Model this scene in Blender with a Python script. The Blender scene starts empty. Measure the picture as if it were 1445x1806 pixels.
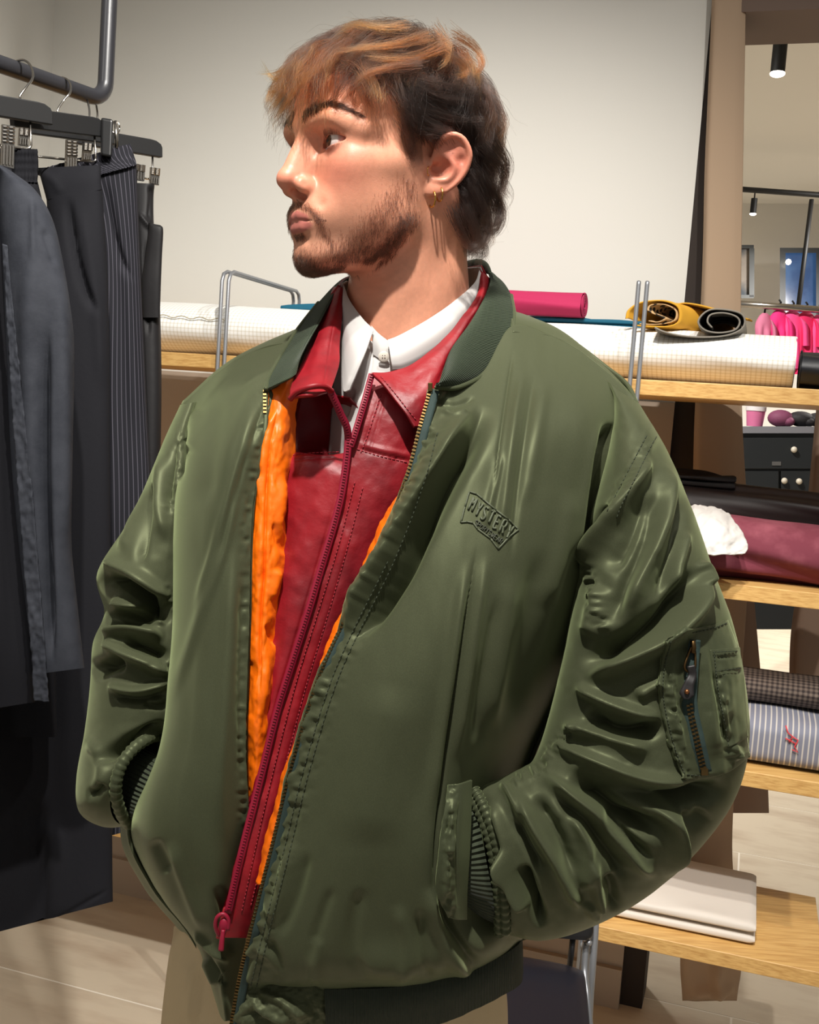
import bpy, math, random
import numpy as np
from math import radians, cos, sin, pi

# ---------------------------------------------------------------- camera
SC = bpy.context.scene
W, H, FPX, CX, CY = 1445.0, 1806.0, 1900.0, 722.5, 903.0
PITCH, ROLL = radians(-5.5), radians(4.0)
CAM = np.array([0.0, 0.0, 1.5])
FW = np.array([0, cos(PITCH), sin(PITCH)])
_r0 = np.array([1.0, 0, 0]); _u0 = np.array([0, -sin(PITCH), cos(PITCH)])
RT = cos(ROLL) * _r0 + sin(ROLL) * _u0
UP = cos(ROLL) * _u0 - sin(ROLL) * _r0
cd = bpy.data.cameras.new('camera'); cam = bpy.data.objects.new('camera', cd)
SC.collection.objects.link(cam); SC.camera = cam
cd.sensor_fit = 'HORIZONTAL'; cd.sensor_width = 36.0; cd.lens = FPX / W * 36.0
cd.clip_start = 0.05; cd.clip_end = 60
import mathutils
_m = mathutils.Matrix.Identity(4)
for i in range(3):
    _m[i][0] = RT[i]; _m[i][1] = UP[i]; _m[i][2] = -FW[i]; _m[i][3] = CAM[i]
cam.matrix_world = _m

# ---------------------------------------------------------------- world, lamps, exposure
wd = bpy.data.worlds.new('world'); SC.world = wd; wd.use_nodes = True
wd.node_tree.nodes['Background'].inputs[0].default_value = (1.0, 0.97, 0.92, 1)
wd.node_tree.nodes['Background'].inputs[1].default_value = 0.26
SC.view_settings.view_transform = 'Standard'; SC.view_settings.look = 'None'
SC.view_settings.exposure = 0.0; SC.view_settings.gamma = 1.0
SC.view_settings.use_curve_mapping = False

def spot(name, loc, target, watts, angle, blend=0.5, size=0.05, color=(1, 0.96, 0.90)):
    l = bpy.data.lights.new(name, 'SPOT'); l.energy = watts; l.spot_size = radians(angle)
    l.spot_blend = blend; l.shadow_soft_size = size; l.color = color
    o = bpy.data.objects.new(name, l); SC.collection.objects.link(o); o.location = loc
    d = mathutils.Vector(target) - mathutils.Vector(loc)
    o.rotation_euler = d.to_track_quat('-Z', 'Y').to_euler()
    return o
FLOOR = -0.07
spot('ceiling_spot', (-0.22, 0.04, 3.35), (0.0, 1.05, 1.4), 305, 62, 0.6, 0.035)
spot('ceiling_spot', (0.95, 0.75, 3.4), (0.25, 2.75, 0.8), 145, 72, 0.9, 0.045)
spot('ceiling_spot', (0.12, 0.6, 3.4), (-0.5, 2.9, 0.85), 315, 70, 0.9, 0.045)
spot('ceiling_spot', (-1.6, 0.35, 3.3), (-1.0, 1.7, 1.4), 22, 75, 0.7, 0.05)
spot('ceiling_spot', (0.3, 4.7, 3.6), (1.2, 6.2, 0.2), 560, 120, 0.9, 0.1)  # unseen lamp added to brighten the far room
spot('ceiling_spot', (4.2, 7.2, 3.6), (3.0, 8.6, 0.6), 1000, 120, 0.9, 0.1)  # second unseen lamp, added for the far room's ceiling and walls

# ---------------------------------------------------------------- helpers
def P(x, y, D):
    x = np.asarray(x, float); y = np.asarray(y, float); D = np.asarray(D, float)
    return CAM + D[..., None] * (FW + ((x - CX) / FPX)[..., None] * RT - ((y - CY) / FPX)[..., None] * UP)
def proj(Q):
    q = np.asarray(Q) - CAM; D = q @ FW
    return CX + FPX * (q @ RT) / D, CY - FPX * (q @ UP) / D, D
A17 = radians(17.6)
SE = np.array([cos(A17), -sin(A17), 0]); SN = np.array([sin(A17), cos(A17), 0]); SO = np.array([0.4935, 2.3521, 0])
def S(s, t, z):                       # shelf / back-wall frame: along the wall, into the wall, height
    return SO + s * SE + t * SN + np.array([0, 0, z])
def on_t(x, y, t):                    # where the sight line through a photo point meets the plane t
    d = FW + (x - CX) / FPX * RT - (y - CY) / FPX * UP
    k = ((SO - CAM) @ SN + t) / (d @ SN); p = CAM + k * d
    return (p - SO) @ SE, p[2]

def tag(o, label=None, cat=None, group=None, kind=None):
    if label: o['label'] = label
    if cat: o['category'] = cat
    if group: o['group'] = group
    if kind: o['kind'] = kind
    return o
def link(o, parent=None):
    SC.collection.objects.link(o)
    if parent is not None:
        if parent.parent and parent.parent.parent: parent = parent.parent      # never deeper than thing > part > sub-part
        o.parent = parent
        r = parent
        off = np.array(r.get('_o', (0, 0, 0)))
        o.location = tuple(-off)
    return o
def empty(name, loc, label, cat, group=None):
    o = bpy.data.objects.new(name, None); SC.collection.objects.link(o); o.location = tuple(loc)
    o.empty_display_size = 0.05; o['_o'] = [float(v) for v in loc]
    return tag(o, label, cat, group)

class MB:                             # collects shapes for one mesh
    def __init__(s): s.v = []; s.f = []; s.uv = {}
    def add(s, v, f):
        n = len(s.v); s.v += [tuple(map(float, p)) for p in v]; s.f += [tuple(i + n for i in q) for q in f]
    def box8(s, c):                   # 8 corners: bottom ring 4, top ring 4
        s.add(c, [(3, 2, 1, 0), (4, 5, 6, 7), (0, 1, 5, 4), (1, 2, 6, 5), (2, 3, 7, 6), (3, 0, 4, 7)])
    def box(s, lo, hi, fr=None):
        x0, y0, z0 = lo; x1, y1, z1 = hi
        c = [(x0, y0, z0), (x1, y0, z0), (x1, y1, z0), (x0, y1, z0), (x0, y0, z1), (x1, y0, z1), (x1, y1, z1), (x0, y1, z1)]
        s.box8([fr(*p) for p in c] if fr else c)
    def tube(s, pts, r, n=10, cap=True, squash=None):
        pts = np.array(pts, float); m = len(pts)
        r = np.broadcast_to(np.array(r, float), (m,))
        t = np.gradient(pts, axis=0); t /= np.linalg.norm(t, axis=1)[:, None] + 1e-12
        a = np.array([0, 0, 1.0]) if abs(t[0][2]) < 0.9 else np.array([1.0, 0, 0])
        u = np.cross(t[0], a); u /= np.linalg.norm(u); V = []
        for i in range(m):
            u = u - t[i] * (u @ t[i]); u /= np.linalg.norm(u) + 1e-12; w = np.cross(t[i], u)
            for k in range(n):
                an = 2 * pi * k / n
                V.append(pts[i] + r[i] * (cos(an) * u + sin(an) * w * (squash or 1)))
        F = [(i * n + k, i * n + (k + 1) % n, (i + 1) * n + (k + 1) % n, (i + 1) * n + k) for i in range(m - 1) for k in range(n)]
        if cap: F += [tuple(range(n - 1, -1, -1)), tuple((m - 1) * n + k for k in range(n))]
        s.add(V, F)
    def sph(s, c, r, nu=12, nv=8):
        c = np.array(c, float); r = np.broadcast_to(np.array(r, float), (3,))
        V = [c + r * np.array([0, 0, 1])]
        for i in range(1, nv):
            for k in range(nu):
                V.append(c + r * np.array([sin(pi * i / nv) * cos(2 * pi * k / nu), sin(pi * i / nv) * sin(2 * pi * k / nu), cos(pi * i / nv)]))
        V.append(c - r * np.array([0, 0, 1])); L = len(V) - 1
        F = [(0, 1 + k, 1 + (k + 1) % nu) for k in range(nu)]
        F += [(1 + i * nu + k, 1 + (i + 1) * nu + k, 1 + (i + 1) * nu + (k + 1) % nu, 1 + i * nu + (k + 1) % nu) for i in range(nv - 2) for k in range(nu)]
        F += [(L, 1 + (nv - 2) * nu + (k + 1) % nu, 1 + (nv - 2) * nu + k) for k in range(nu)]
        s.add(V, F)
    def build(s, name, m, parent=None, smooth=True, bevel=0, sub=0, auto=None):
        me = bpy.data.meshes.new(name); me.from_pydata(s.v, [], s.f); me.update()
        o = bpy.data.objects.new(name, me); me.materials.append(m)
        if smooth: me.polygons.foreach_set('use_smooth', [True] * len(me.polygons))
        if auto: me.set_sharp_from_angle(angle=radians(auto))
        link(o, parent)
        if bevel:
            b = o.modifiers.new('bevel', 'BEVEL'); b.width = bevel; b.segments = 3; b.limit_method = 'ANGLE'; b.angle_limit = radians(40)
        if sub:
            q = o.modifiers.new('sub', 'SUBSURF'); q.levels = sub; q.render_levels = sub
        return o

def np_mesh(name, V, F, m, parent=None, uv=None, smooth=True, col=None, thick=0, off=-1.0):
    V = np.asarray(V, np.float32); F = np.asarray(F, np.int32); k = F.shape[1]
    me = bpy.data.meshes.new(name); me.vertices.add(len(V)); me.vertices.foreach_set('co', V.ravel())
    me.loops.add(F.size); me.loops.foreach_set('vertex_index', F.ravel())
    me.polygons.add(len(F)); me.polygons.foreach_set('loop_start', np.arange(0, F.size, k, dtype=np.int32))
    me.polygons.foreach_set('use_smooth', np.ones(len(F), bool) if smooth else np.zeros(len(F), bool))
    me.update(calc_edges=True); me.validate()
    if uv is not None:
        l = me.uv_layers.new(name='UVMap'); l.data.foreach_set('uv', np.asarray(uv, np.float32)[F.ravel()].ravel())
    if col is not None:
        a = me.color_attributes.new('col', 'FLOAT_COLOR', 'POINT')
        a.data.foreach_set('color', np.concatenate([col, np.ones((len(V), 1))], 1).astype(np.float32).ravel())
    o = bpy.data.objects.new(name, me); me.materials.append(m); link(o, parent)
    if thick:
        s = o.modifiers.new('thickness', 'SOLIDIFY'); s.thickness = thick; s.offset = off
    return o

def cubic(C, t):                      # natural-ish Catmull-Rom through rows of C at t in [0, n-1]
    C = np.asarray(C, float); n = len(C)
    i = np.clip(np.floor(t).astype(int), 0, n - 2); f = (t - i)
    E = np.concatenate([2 * C[:1] - C[1:2], C, 2 * C[-1:] - C[-2:-1]])
    p0, p1, p2, p3 = E[i], E[i + 1], E[i + 2], E[i + 3]
    f = f.reshape(f.shape + (1,) * (C.ndim - 1))
    return 0.5 * (2 * p1 + (p2 - p0) * f + (2 * p0 - 5 * p1 + 4 * p2 - p3) * f ** 2 + (3 * p1 - p0 - 3 * p2 + p3) * f ** 3)
def path(pts, n):
    return cubic(np.array(pts, float), np.linspace(0, len(pts) - 1, n))
def hash2(ix, iy, seed):
    n = (ix.astype(np.int64) * 374761393 + iy.astype(np.int64) * 668265263 + seed * 1442695041) & 0x7fffffff
    n = ((n ^ (n >> 13)) * 1274126177) & 0x7fffffff
    return ((n ^ (n >> 16)) & 0xffff) / 65535.0
def noise2(x, y, seed=0):             # value noise -1..1
    ix = np.floor(x); iy = np.floor(y); fx = x - ix; fy = y - iy
    fx = fx * fx * (3 - 2 * fx); fy = fy * fy * (3 - 2 * fy)
    a = hash2(ix, iy, seed); b = hash2(ix + 1, iy, seed); c = hash2(ix, iy + 1, seed); d = hash2(ix + 1, iy + 1, seed)
    return ((a * (1 - fx) + b * fx) * (1 - fy) + (c * (1 - fx) + d * fx) * fy) * 2 - 1
def fbm2(x, y, seed=0, o=3):
    return sum(noise2(x * 2 ** k, y * 2 ** k, seed + k) * 0.5 ** k for k in range(o))

def grid_faces(nr, nc, closed=False):
    r = np.arange(nr - 1)[:, None]; c = np.arange(nc if closed else nc - 1)[None, :]
    c2 = (c + 1) % nc
    return np.stack([r * nc + c, r * nc + c2, (r + 1) * nc + c2, (r + 1) * nc + c], -1).reshape(-1, 4)
def grid_normals(G, closed=False):
    if closed:
        du = np.roll(G, -1, 1) - np.roll(G, 1, 1)
    else: du = np.gradient(G, axis=1)
    dv = np.gradient(G, axis=0)
    n = np.cross(du, dv); return n / (np.linalg.norm(n, axis=-1, keepdims=True) + 1e-12)
def seg_dist(x, y, pts):              # signed distance and arc position to a polyline in photo units
    pts = np.array(pts, float)
    if len(pts) > 2: pts = path(pts, (len(pts) - 1) * 6 + 1)
    L = np.concatenate([[0], np.cumsum(np.linalg.norm(np.diff(pts, axis=0), axis=1))])
    best = np.full(x.shape, 1e9); sg = np.zeros(x.shape); ar = np.zeros(x.shape)
    for i in range(len(pts) - 1):
        ax, ay = pts[i]; dx, dy = pts[i + 1] - pts[i]; l2 = dx * dx + dy * dy + 1e-9
        t = np.clip(((x - ax) * dx + (y - ay) * dy) / l2, 0, 1)
        ex = x - ax - t * dx; ey = y - ay - t * dy; d = ex * ex + ey * ey
        m = d < best
        best = np.where(m, d, best); sg = np.where(m, np.sign(dx * ey - dy * ex), sg); ar = np.where(m, (L[i] + t * (L[i + 1] - L[i])) / L[-1], ar)
    return np.sqrt(best) * np.where(sg == 0, 1, sg), ar
def strokes(x, y, L):                 # folds sculpted along drawn lines: (points, width either side, height in m[, kind])
    out = np.zeros(x.shape)
    for st in L:
        pts, w, a = st[0], st[1], st[2]; kind = st[3] if len(st) > 3 else 'soft'
        wl, wr = (w if isinstance(w, tuple) else (w, w)); m = max(wl, wr) * 3
        q = np.array(pts, float)
        if len(q) > 2: q = path(q, 20)
        box = (x > q[:, 0].min() - m) & (x < q[:, 0].max() + m) & (y > q[:, 1].min() - m) & (y < q[:, 1].max() + m)
        if not box.any(): continue
        d, t = seg_dist(x[box], y[box], pts)
        ww = np.where(d > 0, wr, wl); e = np.abs(d) / ww
        if kind == 'soft': pr = np.exp(-e * e)
        elif kind == 'sharp': pr = np.exp(-e * 1.6)
        elif kind == 'flat': pr = 1 / (1 + np.exp((e - 1) * 6))
        fade = np.clip(t / 0.22, 0, 1) * np.clip((1 - t) / 0.22, 0, 1) if kind != 'flat' else 1
        fade = fade * fade * (3 - 2 * fade) if kind != 'flat' else 1
        out[box] += a * pr * fade
    return out

def patch(rows, nv, nu, sm=0):        # control rows of (photo x, photo y, distance) -> dense grids
    C = np.array(rows, float)
    A = cubic(C, np.linspace(0, len(C) - 1, nv))
    B = cubic(A.transpose(1, 0, 2), np.linspace(0, C.shape[1] - 1, nu)).transpose(1, 0, 2)
    return B
def grid_uv(G):
    du = np.linalg.norm(np.diff(G, axis=1), axis=-1).mean(0); dv = np.linalg.norm(np.diff(G, axis=0), axis=-1).mean(1)
    u = np.concatenate([[0], np.cumsum(du)]); v = np.concatenate([[0], np.cumsum(dv)])
    U, V = np.meshgrid(u, v); return np.stack([U, V], -1).reshape(-1, 2)
def sheet(name, rows, m, parent=None, nv=60, nu=40, folds=(), thick=0.003, off=-1.0, wrinkle=None, flip=False, bump=None):
    B = patch(rows, nv, nu)
    G = P(B[..., 0], B[..., 1], B[..., 2]); N = grid_normals(G)
    if (N * (CAM - G)).sum(-1).mean() < 0: N = -N; flip = not flip
    d = strokes(B[..., 0], B[..., 1], folds) if folds else 0
    if wrinkle: d = d + wrinkle[0] * fbm2(B[..., 0] / wrinkle[1], B[..., 1] / wrinkle[2], 7)
    if bump is not None: d = d + bump(B[..., 0], B[..., 1])
    uv = grid_uv(G)
    G = G + N * (np.zeros(G.shape[:2]) + d)[..., None]
    F = grid_faces(nv, nu)
    if flip: F = F[:, ::-1]
    o = np_mesh(name, G.reshape(-1, 3), F, m, parent, uv, thick=thick, off=off)
    return o
def limb(name, st, m, parent=None, nv=120, nu=96, folds=(), power=2.0, caps=True, wrinkle=None, bump=None, spread=None):
    # stations: (Lx,Ly,Rx,Ry,D,depth radius); closed cross-sections between two outline points
    C = np.array(st, float); A = cubic(C, np.linspace(0, len(C) - 1, nv))
    L = P(A[:, 0], A[:, 1], A[:, 4]); R = P(A[:, 2], A[:, 3], A[:, 4]); c = (L + R) / 2; hw = (R - L) / 2
    an = np.linspace(0, 2 * pi, nu, endpoint=False)
    ca = np.sign(np.cos(an)) * np.abs(np.cos(an)) ** (2 / power); sa = np.sign(np.sin(an)) * np.abs(np.sin(an)) ** (2 / power)
    dirv = c - CAM; dirv /= np.linalg.norm(dirv, axis=1)[:, None]
    G = c[:, None] + hw[:, None] * ca[None, :, None] - dirv[:, None] * (A[:, 5])[:, None, None] * sa[None, :, None]
    if A.shape[1] > 6: G = G + (RT[None] * (A[:, 6] / FPX * A[:, 4])[:, None])[:, None] * sa[None, :, None]
    N = grid_normals(G, True)
    if (N * (G - c[:, None])).sum(-1).mean() < 0: N = -N; fl = True
    else: fl = False
    x, y, D = proj(G.reshape(-1, 3)); x = x.reshape(G.shape[:2]); y = y.reshape(G.shape[:2])
    vw = CAM - G; vw /= np.linalg.norm(vw, axis=-1, keepdims=True)
    face = np.clip(((N * vw).sum(-1) + 0.05) / 0.35, 0, 1)
    d = strokes(x, y, folds) * face if folds else np.zeros(G.shape[:2])
    if wrinkle:
        X = np.arange(nu)[None, :] * 0.0 + np.cos(an)[None, :] * wrinkle[3]; Y = np.linspace(0, 1, nv)[:, None] * wrinkle[2]
        d = d + wrinkle[0] * fbm2(X + 3 * np.sin(an)[None, :] * wrinkle[1] + 40, Y + 0 * X, 11)
    if bump is not None: d = d + bump(x, y) * face
    uv = grid_uv(G)
    G = G + N * d[..., None]
    V = G.reshape(-1, 3); F = grid_faces(nv, nu, True)
    if fl: F = F[:, ::-1]
    o = np_mesh(name, V, F, m, parent, uv)
    return o

# ---------------------------------------------------------------- materials
def lin(c):
    c = np.array(c, float) / 255.0
    return tuple(np.where(c <= 0.04045, c / 12.92, ((c + 0.055) / 1.055) ** 2.4)) + (1.0,)
def mat(name, rgb, rough=0.6, metal=0.0, spec=0.5, bump=None, var=None, emit=None, sheen=0.0, coat=0.0, trans=0.0, sss=0.0, aniso=0.0):
    m = bpy.data.materials.new(name); m.use_nodes = True; nt = m.node_tree; b = nt.nodes['Principled BSDF']
    b.inputs['Base Color'].default_value = lin(rgb); b.inputs['Roughness'].default_value = rough
    b.inputs['Metallic'].default_value = metal; b.inputs['Specular IOR Level'].default_value = spec
    b.inputs['Sheen Weight'].default_value = sheen; b.inputs['Coat Weight'].default_value = coat
    b.inputs['Transmission Weight'].default_value = trans
    if aniso: b.inputs['Anisotropic'].default_value = aniso
    if sss:
        b.inputs['Subsurface Weight'].default_value = sss; b.inputs['Subsurface Radius'].default_value = (1, 0.35, 0.2); b.inputs['Subsurface Scale'].default_value = 0.004
    if emit: b.inputs['Emission Color'].default_value = lin(emit[0]); b.inputs['Emission Strength'].default_value = emit[1]
    tc = nt.nodes.new('ShaderNodeTexCoord')
    def nz(scale, stretch=(1, 1, 1), detail=4, rough=0.55):
        mp = nt.nodes.new('ShaderNodeMapping'); mp.inputs['Scale'].default_value = stretch
        nt.links.new(tc.outputs['Object'], mp.inputs[0]); n = nt.nodes.new('ShaderNodeTexNoise')
        n.inputs['Scale'].default_value = scale; n.inputs['Detail'].default_value = detail; n.inputs['Roughness'].default_value = rough
        nt.links.new(mp.outputs[0], n.inputs['Vector']); return n
    m['_c'] = 0
    if var:                           # (scale, rgb2, lo, hi[, stretch])
        n = nz(var[0], var[4] if len(var) > 4 else (1, 1, 1)); r = nt.nodes.new('ShaderNodeMapRange')
        r.inputs['From Min'].default_value = var[2]; r.inputs['From Max'].default_value = var[3]
        mx = nt.nodes.new('ShaderNodeMix'); mx.data_type = 'RGBA'
        nt.links.new(n.outputs[0], r.inputs[0]); nt.links.new(r.outputs[0], mx.inputs[0])
        mx.inputs[6].default_value = lin(rgb); mx.inputs[7].default_value = lin(var[1]); nt.links.new(mx.outputs[2], b.inputs['Base Color'])
    if bump:                          # (scale, strength, distance[, stretch])
        n = nz(bump[0], bump[3] if len(bump) > 3 else (1, 1, 1)); bp = nt.nodes.new('ShaderNodeBump')
        bp.inputs['Strength'].default_value = bump[1]; bp.inputs['Distance'].default_value = bump[2]
        nt.links.new(n.outputs[0], bp.inputs['Height']); nt.links.new(bp.outputs[0], b.inputs['Normal'])
    return m
def uv_lines(m, base, line, period, width, axes='xy', soft=0.3, both=None):
    # woven lines across the cloth: period and width in metres along the UVs
    nt = m.node_tree; b = nt.nodes['Principled BSDF']; uv = nt.nodes.new('ShaderNodeUVMap'); sp = nt.nodes.new('ShaderNodeSeparateXYZ')
    nt.links.new(uv.outputs[0], sp.inputs[0]); outs = []
    for a in axes:
        d = nt.nodes.new('ShaderNodeMath'); d.operation = 'DIVIDE'; d.inputs[1].default_value = period; nt.links.new(sp.outputs['XY'.index(a.upper())], d.inputs[0])
        f = nt.nodes.new('ShaderNodeMath'); f.operation = 'FRACT'; nt.links.new(d.outputs[0], f.inputs[0])
        r = nt.nodes.new('ShaderNodeMapRange'); r.interpolation_type = 'SMOOTHSTEP'
        s = nt.nodes.new('ShaderNodeMath'); s.operation = 'SUBTRACT'; s.inputs[1].default_value = 0.5; nt.links.new(f.outputs[0], s.inputs[0])
        ab = nt.nodes.new('ShaderNodeMath'); ab.operation = 'ABSOLUTE'; nt.links.new(s.outputs[0], ab.inputs[0])
        h = width / period / 2
        r.inputs['From Min'].default_value = h * (1 + soft); r.inputs['From Max'].default_value = h * (1 - soft); nt.links.new(ab.outputs[0], r.inputs[0]); outs.append(r.outputs[0])
    fac = outs[0]
    if len(outs) > 1:
        ad = nt.nodes.new('ShaderNodeMath'); ad.operation = 'ADD'; nt.links.new(outs[0], ad.inputs[0]); nt.links.new(outs[1], ad.inputs[1])
        hf = nt.nodes.new('ShaderNodeMath'); hf.operation = 'MULTIPLY'; hf.inputs[1].default_value = 0.6; nt.links.new(ad.outputs[0], hf.inputs[0]); fac = hf.outputs[0]
    mx = nt.nodes.new('ShaderNodeMix'); mx.data_type = 'RGBA'; nt.links.new(fac, mx.inputs[0])
    mx.inputs[6].default_value = lin(base); mx.inputs[7].default_value = lin(line); nt.links.new(mx.outputs[2], b.inputs['Base Color'])
    return m
def vcol(m):
    nt = m.node_tree; b = nt.nodes['Principled BSDF']; a = nt.nodes.new('ShaderNodeAttribute'); a.attribute_name = 'col'
    nt.links.new(a.outputs['Color'], b.inputs['Base Color']); return m

M = {}
M['wall'] = mat('white wall paint', (222, 219, 211), 0.85, bump=(90, 0.08, 0.002))
M['taupe'] = mat('shaded taupe wall', (168, 152, 136), 0.8)
M['dark'] = mat('dark gap shade', (44, 34, 28), 0.8)
M['header'] = mat('brown header board', (112, 92, 80), 0.7)
M['tile'] = mat('stone tile', (206, 192, 170), 0.5, var=(3.0, (178, 158, 136), 0.45, 0.75, (1, 3, 1)), bump=(20, 0.05, 0.002))
M['grout'] = mat('pale grout', (232, 224, 210), 0.8)
M['oak'] = mat('oak veneer', (214, 172, 106), 0.45, var=(9, (186, 140, 78), 0.4, 0.7, (1.2, 14, 30)), bump=(30, 0.06, 0.001, (1, 14, 20)))
M['wire'] = mat('grey steel wire', (150, 152, 156), 0.35, metal=0.6)
M['blackpipe'] = mat('black painted pipe', (48, 48, 52), 0.35, bump=(60, 0.1, 0.001))
M['hangerwood'] = mat('matte black wood', (20, 20, 21), 0.55)
M['chrome'] = mat('polished metal', (170, 165, 158), 0.22, metal=1.0)
M['blackplastic'] = mat('black plastic', (14, 14, 15), 0.4)
M['lampblack'] = mat('black lamp housing', (10, 10, 11), 0.6)
M['lampface'] = mat('lit lamp face', (255, 250, 235), 0.5, emit=((255, 246, 228), 9.0))

# ---------------------------------------------------------------- room
def quad_box(name, s0, s1, t0, t1, z0, z1, m, kind='structure', parent=None, bevel=0):
    b = MB(); b.box((s0, t0, z0), (s1, t1, z1), S); o = b.build(name, m, parent, smooth=False, bevel=bevel)
    if kind: o['kind'] = kind
    return o
CEIL = 3.75
WT = 0.47
wb = quad_box('wall_back', -3.4, 0.028, WT, WT + 0.12, FLOOR, CEIL, M['wall'])
quad_box('wall_back_lower', -3.4, 0.0285, WT - 0.012, WT - 0.001, FLOOR + 0.11, 1.56, M['taupe'])  # taupe wall colour with the top shelf's shadow mixed in
quad_box('baseboard_back', -3.4, 0.0285, WT - 0.03, WT - 0.001, FLOOR, FLOOR + 0.11, M['taupe'])
quad_box('wall_left', -2.02, -1.9, -3.2, WT, FLOOR, CEIL, M['wall'])
quad_box('gap_shade', 0.029, 0.088, WT + 0.002, WT + 0.13, FLOOR, CEIL, M['dark'])  # dark box put in for the shade of the gap beside the wall
quad_box('trim_1', 0.10, 1.6, WT - 0.02, WT + 0.22, 2.52, CEIL, M['header'])
# far room seen through the opening
FY = 9.0
quad_box('wall_far', -2.5, 9.0, FY, FY + 0.15, FLOOR, CEIL, M['wall'])
quad_box('wall_right', 6.0, 6.15, WT + 0.2, FY, FLOOR, CEIL, M['wall'])
quad_box('ceiling', -2.5, 9.0, WT + 0.22, FY + 0.1, CEIL, CEIL + 0.1, M['wall'])
# floor of large tiles, each tile its own piece
fl = quad_box('floor', -4.5, 9.0, -4.5, FY, FLOOR - 0.06, FLOOR - 0.0008, M['grout'])
TW, TL = 1.2, 0.6
tmesh = MB(); g = 0.0032
tmesh.box((g, g, -0.004), (TW - g, TL - g, 0.0)); tm = None
k = 0
for i in range(-3, 7):
    for j in range(-3, 14):
        s0 = -0.88 + i * TW + (0.4 if j % 2 else 0.0); t0 = -0.065 + j * TL
        if s0 > 5.4 or s0 < -3.6: continue
        if tm is None:
            o = tmesh.build('tile', M['tile'], fl, smooth=False); tm = o.data
        else:
            o = bpy.data.objects.new('tile', tm); link(o, fl)
        o.location = tuple(S(s0, t0, FLOOR)); o.rotation_euler = (0, 0, -A17)

# ---------------------------------------------------------------- shelving unit
base = S(-0.5, 0.0, FLOOR)
sh = empty('shelving_unit', base, 'oak shelving unit with grey wire uprights standing against the back wall', 'shelves')
SHELFZ = [0.36, 0.772, 1.174, 1.597]
for z in SHELFZ:
    b = MB(); b.box((-1.62, 0.0, z - 0.034), (0.485, 0.40, z), S); b.build('shelf', M['oak'], sh, smooth=False, bevel=0.002)
for s in (-1.022, -0.026):
    for ds in (-0.009, 0.009):
        b = MB(); r = 0.025; dp = 0.41 if s < -.5 else 0.03
        pts = [S(s + ds, -0.012, FLOOR), S(s + ds, -0.012, 0.6), S(s + ds, -0.012, 1.2), S(s + ds, -0.012, 1.80 - r), S(s + ds, -0.012 + r * 0.3, 1.80 - r * 0.3), S(s + ds, -0.012 + r, 1.80),
               S(s + ds, 0.2, 1.80), S(s + ds, 0.41 - r, 1.80), S(s + ds, 0.41 - r * 0.3, 1.80 - r * 0.3), S(s + ds, 0.41, 1.80 - r), S(s + ds, 0.41, 1.2), S(s + ds, 0.41, 0.6), S(s + ds, 0.41, FLOOR)]
        if s > -.5: pts = pts[:3] + [S(s + ds, -0.012, 1.797), S(s + ds, -0.0115, 1.801), S(s + ds, -0.010, 1.803)]
        b.tube(pts, 0.0048, 10); b.build('upright', M['wire'], sh)
    for z in SHELFZ:
        b = MB(); b.tube([S(s, -0.02, z - 0.045), S(s, 0.0, z - 0.045)], 0.0085, 12); b.build('bolt', M['wire'], sh)

# ---------------------------------------------------------------- things on the shelves
def bolt(name, s0, s1, t, z0, rs, rt, m, label, cat='fabric', spiral=True, group=None, n=64, wob=0.003, seed=1, taper=1.0):
    ro = empty(name, S((s0 + s1) / 2, t, z0), label, cat, group); b = MB()
    rng = np.random.RandomState(seed); nr = 40
    an = np.linspace(0, 2 * pi, n, endpoint=False); G = []
    for i in range(nr):
        s = s0 + (s1 - s0) * i / (nr - 1)
        tp = 1 + (taper - 1) * i / (nr - 1); w = 1 + wob / rs * (noise2(np.cos(an) * 2 + 9, np.sin(an) * 2 + s * 6, seed))
        fl = np.where(np.sin(an) < -0.85, 0.0, 1.0)
        zz = np.maximum(np.sin(an) * rs * w, -rs * 0.93)
        G.append([S(s, t + math.cos(a) * rt * ww, z0 + (rs * 0.93 + z) * tp) for a, ww, z in zip(an, w, zz)])
    G = np.array(G); F = grid_faces(nr, n, True); uv = grid_uv(G)
    np_mesh('cloth', G.reshape(-1, 3), F[:, ::-1], m, ro, uv)
    for s, sg in ((s0, -1), (s1, 1)):
        e = MB(); q = []
        for kk in range(140):
            a = kk * 0.24; rr = 0.2 + 0.75 * kk / 139
            q.append(S(s + sg * 0.001, t + math.cos(a) * rt * rr, z0 + (rs * 0.93 + max(math.sin(a) * rs * rr, -rs * .9)) * (1 if sg < 0 else taper)))
        e.tube(q, 0.0022, 5); e.build('rolled_end', m, ro)
    return ro
mg = mat('white gingham cotton', (240, 240, 238), 0.8); uv_lines(mg, (243, 243, 241), (214, 209, 196), 0.0105, 0.0032, 'xy')
z1 = 1.597
ggh = bolt('gingham_bolt', -1.62, 0.298, 0.165, z1, 0.072, 0.13, mg, 'long white gingham checked fabric bolt along the top shelf', seed=3, taper=0.86)
# loose fabric edge along the gingham bolt
b = MB(); q = []
for i in range(30):
    s = -1.28 + 0.24 * i / 29
    q.append(S(s, 0.165 - 0.131, z1 + 0.072 - 0.004 * i / 29 + 0.02 + 0.003 * sin(i)))
b.tube(q, 0.0012, 5); b.build('loose_edge', mat('frayed beige edge', (170, 160, 135), 0.9), ggh)

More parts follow.
